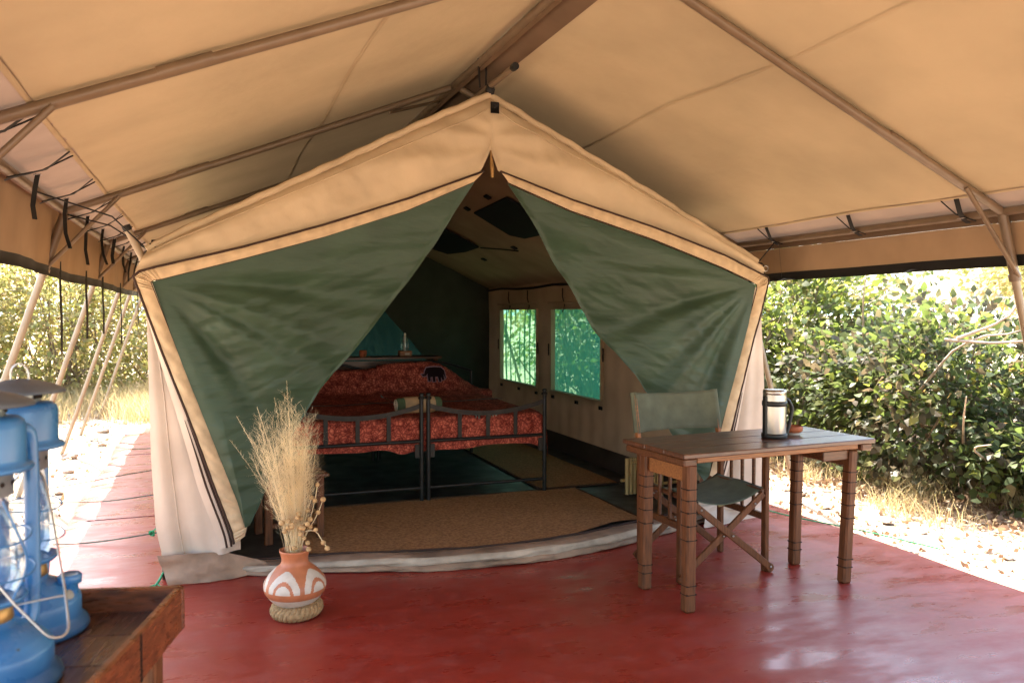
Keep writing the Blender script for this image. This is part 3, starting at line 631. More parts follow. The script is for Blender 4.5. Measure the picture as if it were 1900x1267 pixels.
tp('corner_strap', strip([(3.30, 4.42, 1.68), (3.36, 4.42, 1.66), (3.40, 4.46, 1.60)], .02, axis=(0, .6, .6)), 'web')
tp('corner_ring', tube([(-.185+.018*math.cos(a), 4.385, 1.63+.018*math.sin(a)) for a in np.linspace(0, 6.28, 12, endpoint=False)], .0035, 5, closed=True), 'buckle')
tp('corner_ring', tube([(3.38+.018*math.cos(a), 4.42, 1.635+.018*math.sin(a)) for a in np.linspace(0, 6.28, 12, endpoint=False)], .0035, 5, closed=True), 'buckle')
# stretch cords from tent corner up to the awning frame
tp('stretch_cord', tube([(-.26, 4.45, 1.66), (-.45, 4.75, 1.80), (LX+.02, 5.0, LZ-.03)], .004, 5), 'web'); tp('stretch_cord', tube([(-.26, 4.45, 1.66), (-.4, 4.3, 1.8), (LX+.02, 4.1, LZ-.03)], .004, 5), 'web')
tp('stretch_cord', tube([(3.33, 4.45, 1.66), (3.46, 4.5, 1.76), (QX-.02, 4.6, QZ-.03)], .004, 5), 'web')

# ================================================================== INSIDE THE TENT: mats, beds, shelf
def matgrid(x0, x1, y0, y1, z, bow=0):
    return grid(lambda u, v: (x0+(x1-x0)*u, y0+(y1-y0)*v-bow*math.sin(math.pi*min(1, max(0, u*1.1-.0)))*(1-v), z+.003*fbm(u*8, v*6, 3)), 40, 24)
m1 = tag(one('floor_mat', matgrid(.46, 2.62, 4.66, 5.68, .026, .30), 'mat'), 'brown woven floor mat lying across the tent entrance', 'mat')
one('binding', tube([(.46, 5.685, .027), (1.5, 5.685, .027), (2.62, 5.685, .027), (2.63, 4.7, .027)], .007, 6), 'matbind', m1)
m2 = tag(one('floor_mat', matgrid(2.36, 3.02, 5.74, 8.6, .022), 'mat'), 'brown woven floor mat running beside the right-hand bed', 'mat')
one('binding', tube([(2.36, 8.6, .023), (2.36, 5.735, .023), (3.02, 5.735, .023)], .007, 6), 'matbind', m2)

FY_, HY = 5.67, 7.44
def bed(x0, x1, label):
    b = empty('iron_bed', ((x0+x1)/2, FY_, 0), 0, label, 'bed', 'iron beds pushed together in the tent'); o = V((x0+x1)/2, FY_, 0)
    P = lambda n, vf, m='iron', par=None, sm=True: one(n, (np.array(vf[0], float)-o, vf[1]), m, par or b, sm)
    for x in (x0, x1):
        po = P('post', tube([(x, FY_, .01), (x, FY_, .745)], .0155, 10)); P('finial', lathe([(.016, .74), (.024, .745), (.024, .757), (.012, .763), (.02, .775), (.014, .785), (0, .787)], 12, (x, FY_, 0)), par=po)
        P('post', tube([(x, HY+.03, .01), (x, HY+.03, .80)], .0155, 10))
        pl = P('bracket', cbox((x+(.03 if x == x0 else -.03), FY_+.004, .375), (.034, .012, .095), .002), 'flatiron', sm=False)
        for z in (.352, .398): P('bolt', lathe([(.009, 0), (.008, .005), (0, .007)], 10), 'buckle', pl).matrix_local = Matrix.Translation(Vector((x+(.03 if x == x0 else -.03), FY_-.004, z))-Vector(o)) @ Matrix.Rotation(R(90), 4, 'X')
    for z in (.115, .445): P('foot_rail', tube([(x0, FY_, z), (x1, FY_, z)], .0125, 8))
    sag = lambda t: .70-.075*math.sin(math.pi*t)**.8
    P('top_bar', strip2([(x0+(x1-x0)*t, FY_, sag(t)) for t in np.linspace(0, 1, 25)], .034, .006), 'flatiron', sm=False)
    for t in (.26, .5, .74):
        x = x0+(x1-x0)*t; P('upright_bar', cbox((x, FY_-.002, (.445+sag(t))/2), (.03, .005, sag(t)-.445), .001), 'flatiron', sm=False)
    P('head_rail', tube([(x0+(x1-x0)*t, HY+.03, .80+.10*math.sin(math.pi*t)) for t in np.linspace(0, 1, 13)], .012, 8)); P('head_rail', tube([(x0, HY+.03, .45), (x1, HY+.03, .45)], .0125, 8))
    for x in (x0+.02, x1-.02): P('side_rail', tube([(x, FY_, .40), (x, HY+.03, .40)], .016, 8))
    return b
def strip2(path, hgt, th):
    vs = []; n = len(path)
    for p in path: p = V(*p); vs += [p+V(0, -th/2, -hgt/2), p+V(0, th/2, -hgt/2), p+V(0, th/2, hgt/2), p+V(0, -th/2, hgt/2)]
    fs = [(4*i+k, 4*i+(k+1) % 4, 4*i+4+(k+1) % 4, 4*i+4+k) for i in range(n-1) for k in range(4)]+[(3, 2, 1, 0), (4*n-4, 4*n-3, 4*n-2, 4*n-1)]
    return vs, fs
bed(.525, 1.425, 'left-hand black iron bed, half hidden behind the green tent flap')
bed(1.475, 2.365, 'right-hand black iron bed, the one beside the tent windows')
for i, (x0, x1, lb) in enumerate(((.55, 1.41, 'thick mattress under the red spread of the left-hand bed'), (1.49, 2.345, 'thick mattress under the red spread of the right-hand bed'))):
    tag(one('mattress', cbox(((x0+x1)/2, (FY_+HY)/2+.01, .50), (x1-x0, HY-FY_-.06, .17), .03), 'mattress'), lb, 'mattress')
def spread(x0, x1, right, seed):
    yf = FY_+.028
    if not right: x1 += .012
    sst = lambda t: (lambda q: q*q*(3-2*q))(min(1, max(0, t)))
    hump = lambda x: .61+.295*(1-sst(((x-x0)/(x1-x0)-.52)/.70))-.10*max(0, (.30-(x-x0)/(x1-x0)))**1.3 if right else .835+.04*((x-x0)/(x1-x0)-.5)**2*4*.6
    def fn(u, v):
        ext = .13 if right else .02; x = x0+(x1+ext-x0)*u; over = max(0, x-x1)
        xx = min(x, x1+.035) if v < .80 else x
        hz = hump(xx)
        dz = .382+.006*math.sin(u*11+seed)+.008*math.sin(u*4+seed*2)-(.03*math.exp(-((u-.80)/.08)**2) if not right else .035*math.exp(-((u-.86)/.05)**2))
        prof = [(yf, dz), (yf-.004, .5), (yf+.002, .585), (yf+.03, .607), (yf+.1, .612), (HY-.25, .612), (HY-.10, .64), (HY-.02, max(.63, hz-.03)), (HY+.02, max(.635, hz)), (HY+.06, max(.60, hz-.04)), (HY+.065, .6)]
        y, z = interp(prof, v); 
        if over > 0 and v < .86: z = z-over*1.6 if z > .45 else z
        z += .006*fbm(x*7, y*4, seed)*(1 if v > .15 else .2); y2 = y+.007*fbm(x*9, z*9, seed+1)*(1 if v < .15 or v > .7 else 0)+.008*math.sin(x*23+seed)*(max(0, .12-v)/.12)
        if v < .1: y2 = max(y2, FY_+.017)
        return (xx+.02*over*0+.006*math.sin(y*9)*over*8, y2, z)
    return grid(fn, 44, 90), fn
tags = ['red batik spread over the left-hand bed, dark crackle pattern', 'red batik spread with a dark elephant print over the right-hand bed']
for i, (a, b_) in enumerate(((.535, 1.44, False), (1.455, 2.36, True))[k][:2] for k in (0, 1)):
    vf, fn = spread(a, b_, i == 1, i*2.2); sp = tag(one('bedspread', vf, 'batik'), tags[i], 'bedspread')
    one('stripe', grid(lambda u, v, a=a, b_=b_: (a+(b_-a)*u, 6.52+.05*v+.04*u, .624+.004*math.sin(u*9)), 20, 2), 'stripe', sp)
    if i == 1: SPB = sp; SPF = fn
# elephant print on the head of the right-hand spread, and feet of another on the drop
ELE = [(-.10, .005), (-.085, -.012), (-.062, -.010), (-.05, .008), (-.048, -.03), (-.046, -.05), (-.030, -.05), (-.028, -.02), (-.012, -.018), (-.010, -.055), (.008, -.055), (.010, -.018), (.03, -.016), (.038, -.055), (.052, -.055), (.054, -.02), (.066, -.045), (.078, -.043), (.076, .0), (.088, -.03), (.092, -.03), (.084, .028), (.06, .052), (.01, .056), (-.03, .054), (-.055, .05), (-.068, .03), (-.075, .004)]
def ele_obj(name, sc_, m, dy, cx, cz, pts=ELE, grow=0):
    from mathutils.geometry import tessellate_polygon
    P = np.array(pts); c = P.mean(0); n = len(P)
    if grow:
        q = []
        for k in range(n):
            e1 = P[k]-P[k-1]; e2 = P[(k+1) % n]-P[k]; nn = V(-(e1[1]+e2[1]), e1[0]+e2[0]); nn /= np.linalg.norm(nn)+1e-9; q.append(P[k]-nn*grow)
        P = np.array(q)
    tri = tessellate_polygon([[Vector((p[0], p[1], 0)) for p in P]])
    vs = []
    for p in P:
        x = cx+p[0]*sc_; z = cz+p[1]*sc_; t = (z-.64)/.25
        vs.append((x, HY-.10+.08*min(1, max(0, t))-dy, z))
    return link(name, vs, [tuple(t) for t in tri], m, SPB, False)
ELE_RING = ELE
ele_obj('elephant_print', 1.2, 'elepale', .018, 1.97, .785, grow=.007); ele_obj('elephant_print', 1.2, 'eledark', .021, 1.97, .785)
for k, (x, z, h) in enumerate(((1.835, .605, .03), (1.86, .60, .035), (1.965, .607, .03), (1.99, .612, .03), (1.945, .60, .03), (.62, .60, .035), (.66, .605, .03), (.70, .60, .03))):
    one('elephant_foot_print', cbox((x, FY_+.018, z), (.012, .003, h), .001), 'wax', SPB if x > 1.4 else None) if x > 1.4 else None
# rolled towel
rl = empty('rolled_towel', (1.47, 5.93, .675), R(4), 'rolled green towel in a tan wrap on the beds between the foot posts', 'towel')
def spiral(r0, n=60): return [(0, (r0*(1-.9*k/n))*math.cos(k*.33), (r0*(1-.9*k/n))*math.sin(k*.33)) for k in range(n)]
rx = Matrix.Rotation(R(90), 4, 'Y')
def lx(prof, seg=24): v, f = lathe(prof, seg); return [(p[2], p[0], p[1]) for p in v], f
one('towel', lx([(0, -.170), (.035, -.172), (.05, -.165), (.055, -.15), (.055, .15), (.05, .165), (.035, .172), (0, .170)]), 'towel', rl)
one('wrap', lx([(.0585, -.115), (.0605, -.11), (.061, 0), (.0605, .11), (.0585, .115)]), 'wrap', rl)
one('towel_edge', tube([(-.173+p[0], p[1], p[2]) for p in spiral(.046)], .003, 5), 'wax', rl)
# shelf behind the beds with candle lamp
sh = empty('wooden_shelf', (1.45, 7.80, 0), 0, 'low dark wooden shelf standing behind the bed heads', 'shelf')
for k in range(3): one('board', cbox((0, -.11+.11*k, .925), (1.35, .105, .022), .004), 'wood', sh, False)
for x in (-.62, .62):
    for y in (-.13, .13): one('leg', cbox((x, y, .47), (.04, .04, .885), .004), 'woodleg', sh, False)
one('panel', cbox((0, -.10, .80), (1.22, .015, .2), .003), 'wood', sh, False)
cl = empty('candle_lamp', (1.80, 7.80, .9365), 0, 'candle lamp with glass chimney on a wooden block on the shelf', 'lamp')
one('block', cbox((0, 0, .025), (.12, .09, .05), .005), 'woodwarm', cl, False); one('label_plate', cbox((.012, -.047, .022), (.045, .004, .02), .001), 'palestrip', cl, False)
one('candle', lathe([(.011, .05), (.011, .215), (.006, .222), (0, .222)], 14), 'wax', cl); one('glass_chimney', lathe([(.034, .052), (.042, .085), (.036, .14), (.024, .185), (.022, .195)][:], 24, closed_ends=False), 'glass', cl)
tag(one('clay_cup', lathe([(.028, 0), (.036, .03), (.034, .062), (.03, .062), (.028, .01), (0, .01)], 20, (1.39, 7.76, .9365)), 'clay'), 'small terracotta cup on the shelf beside the green flap', 'cup')
# bamboo rack by the right wall, wooden stand inside on the left
br = empty('bamboo_rack', (2.99, 5.28, .0), R(10), 'small yellow bamboo rack standing inside the tent behind the chair', 'rack')
for k in range(6): one('cane', tube([(-.085+.034*k, -.09, .02), (-.085+.034*k, -.09, .285)], .0165, 8), 'bamboo', br)
for k in range(6): one('cane', tube([(-.085+.034*k, .09, .02), (-.085+.034*k, .09, .285)], .0165, 8), 'bamboo', br)
for (z, y) in ((.12, -.115), (.12, .115), (.27, 0)): one('crossbar', tube([(-.12, y, z), (.26, y, z)], .012, 8), 'bamboo', br)
ws = empty('luggage_stand', (.36, 5.06, 0), R(8), 'reddish wooden luggage stand inside the entrance, behind the dried grass', 'stand')
for x in (-.05, .25):
    for y in (-.14, .14): one('leg', cbox((x, y, .20), (.045, .032, .37), .004), 'woodleg', ws, False)
for k in range(4): one('slat', cbox((.10, -.14+.093*k, .395), (.40, .06, .018), .004), 'wood', ws, False)
one('stretcher', cbox((.10, -.14, .12), (.26, .02, .03), .003), 'wood', ws, False)

# ================================================================== VASE, ROPE RING, GRASSES
VX, VY = .365, 3.77
N_ = 5; ring = empty('rope_ring', (VX+.005, VY-.01, .0), 0, 'coiled ring of thick sisal rope on the red floor under the painted pot', 'rope')
for s in range(3):
    ph = s*2*math.pi/3; one('strand', tube([((.084+.020*math.cos(10*a+ph))*math.cos(a), (.084+.020*math.cos(10*a+ph))*math.sin(a), .035+.019*math.sin(10*a+ph)+.006*math.sin(a+1)) for a in np.linspace(0, 2*math.pi, 420, endpoint=False)], .0135, 8, closed=True), 'rope', ring)
one('rope_end', tube([(.06, -.075, .035), (.0, -.105, .03), (-.05, -.095, .028)], .016, 8), 'rope', ring)
prof = [(.0, .030), (.045, .030), (.060, .036), (.085, .055), (.112, .078), (.130, .100), (.138, .122), (.136, .142), (.124, .164), (.104, .186), (.080, .205), (.064, .216), (.058, .228), (.058, .242), (.062, .258), (.068, .272), (.0685, .277), (.065, .279), (.060, .272), (.054, .25), (.052, .23), (.07, .2), (.06, .195), (0, .195)]
pp = smoothpath([(a, b, 0) for a, b in prof], 110, 1)
vv, ff = lathe([(max(0, p[0]), p[1]) for p in pp], 256)
pat = []
for (x, y, z) in vv:
    th = math.atan2(y, x); r_ = math.hypot(x, y); u = ((th+math.pi/2+.15)/(2*math.pi/5)) % 1*2-1; k = (z-.122)/.075
    inner = r_ < .0642 and z > .228 and False
    if z > .205: t = 1.
    elif z < .092: t = 0.
    elif z < .124: t = 1.
    else:
        q = math.hypot((1-abs(u))*1.15, k*.95)
        t = 1. if (abs(u) < .13 or .46 < q < .64 or q > 1.05) else 0.
    pat.append(t)
pot = empty('painted_pot', (VX, VY, 0), R(-20), 'round terracotta pot with white painted leaf arcs on a rope ring', 'pot')
pot.scale = (1, 1, 1.07)
link('body', vv, ff, 'vase', pot, attr=('pat', pat)); one('sand_fill', lathe([(0, .236), (.03, .24), (.050, .232)], 24), 'stone', pot)
gr = empty('dried_grass', (VX, VY, .235), 0, 'sheaf of feathery straw-coloured dried grass standing in the painted pot', 'dried grass')
def ribbons(chains, wds, name, m, par, loc=None):
    vs = []; fs = []; n = 0
    for P, wd in zip(chains, wds):
        P = np.asarray(P); k = len(P); a = rng.normal(size=3); a[2] *= .3; a /= np.linalg.norm(a)
        for i in range(k):
            q = wd*(1-.6*i/(k-1)); vs.append(P[i]-a*q); vs.append(P[i]+a*q)
        for i in range(k-1): fs.append((n+2*i, n+2*i+1, n+2*i+3, n+2*i+2))
        n += 2*k
    me = bpy.data.meshes.new(name); me.from_pydata([tuple(v) for v in vs], [], fs); me.materials.append(MT[m]); o = bpy.data.objects.new(name, me); COL.objects.link(o); o.parent = par
    return o
stems, sw, fz, fwid = [], [], [], []
for k in range(105):
    a = random.uniform(0, 2*math.pi); t = random.random()**.55; L = random.uniform(.52, .80)*(1.05-.10*t)
    lean = t*random.uniform(.09, .21); dirx = math.cos(a)*lean*(1.0 if math.cos(a) < 0 else .60)-.02; diry = math.sin(a)*lean*.8
    b0 = V(math.cos(a)*.03*t, math.sin(a)*.03*t, -.03); P = []
    for i in range(9):
        s = i/8.; P.append(b0+V(dirx*(s**1.35)*1.0, diry*s**1.35, L*(s-.10*t*s*s))+V(.006*math.sin(5*s+k), .006*math.cos(4*s+k), 0))
    P = np.array(P); stems.append(P); sw.append(.0011)
    for q in range(40):
        s = .34+.66*(q/40.)+random.uniform(-.01, .01); p0 = interp(P, min(1, s)); ln = random.uniform(.04, .115)*(1.15-.75*abs(s-.62)/.5)
        az = random.uniform(0, 2*math.pi); d = V(math.cos(az)*.62, math.sin(az)*.62, random.uniform(.45, 1.1)); d /= np.linalg.norm(d)
        p1 = p0+d*ln*.5; p2 = p0+d*ln+V(0, 0, -.012*ln/.1); fz.append([p0, p1, p2]); fwid.append(.00042)
        for z in range(2):
            tt = random.uniform(.35, .95); b = p0+(p2-p0)*tt; d2 = d+rng.normal(size=3)*.55; d2 /= np.linalg.norm(d2); l2 = random.uniform(.012, .035); fz.append([b, b+d2*l2*.5, b+d2*l2]); fwid.append(.00042)
for (x, z, y) in ((-.03, .86, -.02), (-.08, .78, .02), (-.155, .74, 0), (-.27, .60, -.03), (.09, .70, 0), (.12, .64, .05), (-.24, .70, .02)):
    P = [V(x*s**1.4, y*s, z*s*(1-.05*s)) for s in np.linspace(0, 1, 9)]; stems.append(np.array(P)); sw.append(.0015)
    for q in range(60):
        s = .5+.5*q/60; p0 = interp(P, s); d = rng.normal(size=3)*V(1, 1, .5)+V(0, 0, 1.0); d /= np.linalg.norm(d); l = random.uniform(.015, .05)*(1.3-s); fz.append([p0, p0+d*l*.5, p0+d*l]); fwid.append(.00045)
stuff(ribbons(stems, sw, 'grass_stems', 'straw', gr)); stuff(ribbons(fz, fwid, 'seed_plumes', 'straw', gr))
one('binding', tube([(.034*math.cos(a)+.002*math.sin(3*a), .034*math.sin(a), .035+.006*math.sin(2*a)) for a in np.linspace(0, 2*math.pi, 40, endpoint=False)], .008, 6, closed=True), 'rope', gr)
one('binding', tube([(.036*math.cos(a), .036*math.sin(a), .018+.008*math.sin(2*a+1)) for a in np.linspace(0, 2*math.pi, 40, endpoint=False)], .009, 6, closed=True), 'rope', gr)
pd = empty('dried_pods', (VX, VY, .235), 0, 'bare stalks with round dried seed pods leaning out of the painted pot', 'dried pods')
PODS = [[(0, 0, 0), (.045, -.02, .12), (.085, -.03, .27), (.10, -.03, .36)], [(0, 0, 0), (.03, -.03, .13), (.03, -.05, .15), (.085, -.06, .155), (.115, -.06, .10), (.135, -.06, .07)], [(.0, -.01, 0), (.04, -.03, .12), (.10, -.03, .22), (.125, -.03, .29)],
        [(0, -.02, 0), (-.03, -.04, .10), (-.06, -.04, .20)], [(0, -.02, 0), (.01, -.05, .12), (.03, -.06, .20), (.055, -.06, .18)], [(0, 0, 0), (-.02, -.05, .11), (-.02, -.06, .19), (.01, -.06, .22)], [(0, 0, 0), (.04, -.02, .18), (.075, -.02, .30)]]
podm = None
def sph(r, seg=12): return lathe([(0, -r)]+[(r*math.cos(a), r*math.sin(a)) for a in np.linspace(-1.25, 1.25, 7)]+[(0, r)], seg)
for i, P in enumerate(PODS):
    Q = smoothpath(P, 24, 1); one('stalk', tube(Q, .0022, 5), 'straw', pd)
    spots = {1: [(.085, -.06, .155), (.118, -.06, .095), (.135, -.06, .068)]}.get(i) or [tuple(interp(Q, t)) for t in (.55, .78, .97)][(0 if i in (0, 2, 6) else 1):]
    for s_ in spots:
        if podm is None: podm = one('seed_pod', sph(.0125), 'pod', pd, loc=s_)
        else: copy_part(podm, pd, s_, (random.random()*3, random.random()*3, 0), [random.uniform(.8, 1.1)]*3)
for k in range(14):
    a = random.uniform(0, 6.28); copy_part(podm, pd, (.045*math.cos(a)+.01, -.03-.03*random.random(), random.uniform(.06, .30)), (random.random()*3, 1, 0), [random.uniform(.65, 1.0)]*3)

# ================================================================== TABLE
TC = (2.515, 3.40); TA = R(4)
tb = empty('wooden_table', (TC[0], TC[1], 0), TA, 'dark wooden folding table with ringed square legs on the red floor', 'table')
for k, (y, wd) in enumerate(((-.176, .154), (-.0195, .155), (.158, .196))): one('top_board', cbox((0, y+.0, .719), (1.15, wd-.002, .022), .004), 'woodtop', tb, False)
for x in (-.53, .53): one('end_cleat', cbox((x, 0, .689), (.07, .48, .036), .006), 'wood', tb, False)
one('front_rail', cbox((0, -.215, .694), (.97, .022, .026), .003), 'woodwarm', tb, False); one('back_rail', cbox((0, .17, .694), (.97, .022, .026), .003), 'woodwarm', tb, False)
LEGS = [(-.485, -.17, -.01, -.008), (-.485, .17, -.012, .0), (.50, -.165, -.035, .0), (.475, .175, -.015, .0)]
for (x, y, dx, dy) in LEGS:
    a = V(x, y, .67); b = V(x+dx, y+dy, .0); d = b-a
    g = G(); lg = one('leg', octleg(a, b, .027) if False else beam(a, b, .054, .054, .009, upv=(0, 1, 0)), 'woodleg', tb, False)
    for z in (.085, .125, .33, .395, .455, .51, .56):
        t = (.67-z)/.67; p = a+d*t; q = p+d/np.linalg.norm(d)*.006; one('burnt_ring', beam(p, q, .0548, .0548, .009, upv=(0, 1, 0)), 'woodgroove', lg, False)
for x in (-.485, .49): one('end_apron', cbox((x+.003, 0, .627), (.02, .29, .088), .004), 'woodwarm' if x < 0 else 'wood', tb, False)
one('brace', cbox((.40, -.165, .645), (.18, .02, .05), .004), 'wood', tb, False)
# thermos jug and ashtray bowl
TH = empty('thermos_jug', (2.65, 3.385, .731), R(-8), 'steel vacuum jug with black handle and band on the table', 'thermos')
one('body', lathe([(.056, .014), (.057, .02), (.057, .205), (.0555, .213), (.0555, .217), (.057, .219), (.057, .232), (.053, .239), (.046, .240), (0, .240)], 48), 'steel', TH)
one('base_ring', lathe([(.060, .0), (.063, .003), (.063, .02), (.059, .024), (.0572, .024)], 48), 'plastic', TH)
one('band', lathe([(.0575, .158), (.0605, .16), (.0605, .182), (.0575, .184)], 48), 'plastic', TH)
one('handle', tube(smoothpath([(.058, 0, .186), (.073, 0, .188), (.083, 0, .172), (.098, 0, .145), (.094, 0, .12), (.080, 0, .05), (.066, 0, .018)], 26, 2), .0085, 10, flat=1.35), 'plastic', TH)
one('side_strip', cbox((-.0555, -.008, .112), (.012, .03, .19), .005), 'plastic', TH, False)  # narrow black strip down the jug's side
bw = empty('ashtray_bowl', (2.80, 3.43, .731), 0, 'small round terracotta bowl behind the steel jug on the table', 'bowl')
one('bowl', lathe([(0, .012), (.034, .012), (.046, .02), (.049, .028), (.048, .044), (.044, .046), (.042, .03), (.02, .02), (0, .02)], 28), 'clay', bw); one('foot', lathe([(.034, 0), (.036, .004), (.034, .0125)], 28), 'claywhite', bw)

# ================================================================== DIRECTOR'S CHAIR (faces the camera)
CH = empty('folding_chair', (2.47, 3.745, 0), R(2), 'folding wooden chair with green canvas seat and back behind the table', 'chair')
W2, D2 = .262, .19
for s in (-1, 1):
    x = s*W2
    one('upright', beam((x, -D2, .0), (x, -D2, .615), .026, .038, .004, upv=(0, 1, 0)), 'woodleg', CH, False)
    ru = one('upright', beam((x, D2, .0), (x, D2+.005, .615), .026, .036, .004, upv=(0, 1, 0)), 'woodleg', CH, False)
    one('back_post', beam((x*1.0, D2+.01, .60), (x*1.0, D2+.075, .90), .020, .034, .004, upv=(0, 1, 0)), 'woodwarm', CH, False)
    one('armrest', cbox((x, -.0, .627), (.052, .50, .022), .006), 'wood', CH, False)
    one('side_rail', cbox((x, 0, .285), (.022, 2*D2-.03, .036), .003), 'wood', CH, False); one('seat_rail', cbox((x-s*.028, 0, .425), (.028, 2*D2+.03, .028), .006), 'wood', CH, False)
    for y in (-.095, 0, .095): one('spindle', cbox((x, y, .459), (.014, .02, .312), .003), 'wood', CH, False)
    one('foot_block', lathe([(.02, -.015), (.024, -.01), (.024, .01), (.02, .015)], 16), 'woodleg', CH).matrix_local = Matrix.Translation((x*1.02, -D2-.028, .026)) @ Matrix.Rotation(R(90), 4, 'X')
for y in (-D2-.028, D2+.03):
    for s in (-1, 1):
        yy = y+(.008 if s > 0 else -.008)
        lg = one('crossed_leg', beam((s*(W2-.03), yy, .415), (-s*(W2+.015), yy, .022), .016, .036, .004, upv=(0, 1, 0)) if False else beam((s*(W2-.03), yy, .415), (-s*(W2+.015), yy, .022), .015, .036, .004), 'woodleg', CH, False)
        for t in (.12, .5, .97):
            p = V(s*(W2-.03), yy, .415)*(1-t)+V(-s*(W2+.015), yy, .022)*t
            one('bolt', lathe([(.006, 0), (.005, .004), (0, .005)], 8), 'buckle', lg).matrix_local = Matrix.Translation((p[0], p[1]-.0125, p[2])) @ Matrix.Rotation(R(90), 4, 'X')
def seatf(u, v):
    x = (W2-.022)*(2*u-1); y = -(D2+.005)+2*(D2+.005)*v
    return (x, y+.0, .447-.075*(1-(2*u-1)**2)**.9*(1-.2*v)+.003*math.sin(v*9+u*4))
st = one('seat', grid(seatf, 24, 16), 'seat', CH); md = st.modifiers.new('thickness', 'SOLIDIFY'); md.thickness = .004
def backf(u, v):
    x = (W2+.004)*(2*u-1); z = .70+.215*v; yb = D2+.01+.065*(z-.60)/.30
    return (x, yb-.022+.055*(1-(2*u-1)**2)+.003*math.sin(u*15+v*3), z-.014*(1-(2*u-1)**2)*(1 if v > .5 else -.3)*abs(2*v-1))
bk = one('backrest', grid(backf, 30, 10), 'seat', CH); md = bk.modifiers.new('thickness', 'SOLIDIFY'); md.thickness = .004
for s in (-1, 1): one('sleeve', tube([(s*(W2+.002), D2+.032, .70), (s*(W2+.002), D2+.078, .914)], .021, 10, flat=.8), 'seat', bk)
one('link_bar', beam((W2-.12, D2-.14, .30), (W2-.01, D2-.14, .325), .012, .014, .002), 'bamboo', CH, False)

# ================================================================== TRAY TABLE WITH LANTERNS
ta = R(-15); TT = empty('tray_table', (-.04, 1.617, 0), ta, 'dark polished wooden tray table carrying the blue lanterns', 'table')
# local: x to the left along far edge = -x ; y toward camera = -y
WX, DY = .85, .62
for k in range(5): one('board', cbox((-WX/2, -.062-.124*k, .801), (WX-.03, .1225, .018), .002), 'traywood', TT, False)
one('rim', cbox((-WX/2, -.008, .812), (WX, .016, .08), .004), 'trayrim', TT, False); one('rim', cbox((-WX/2, -DY+.008, .812), (WX, .016, .08), .004), 'trayrim', TT, False)
one('rim', cbox((-.008, -DY/2, .812), (.016, DY-.034, .0795), .004), 'trayrim', TT, False); one('rim', cbox((-WX+.008, -DY/2, .812), (.016, DY-.034, .0795), .004), 'trayrim', TT, False)
for x in (-.05, -WX+.05):
    for y in (-.06, -DY+.05): one('leg', cbox((x, y, .396), (.045, .045, .79), .005), 'woodleg', TT, False)
for y in (-.06, -DY+.05): one('stretcher', cbox((-WX/2, y, .20), (WX-.15, .025, .04), .004), 'wood', TT, False)
for k, (x, y) in enumerate(((-.017, -.23),)): one('rim_joint', cbox((.0005, y, .812), (.002, .006, .076), .0005), 'woodgroove', TT, False)

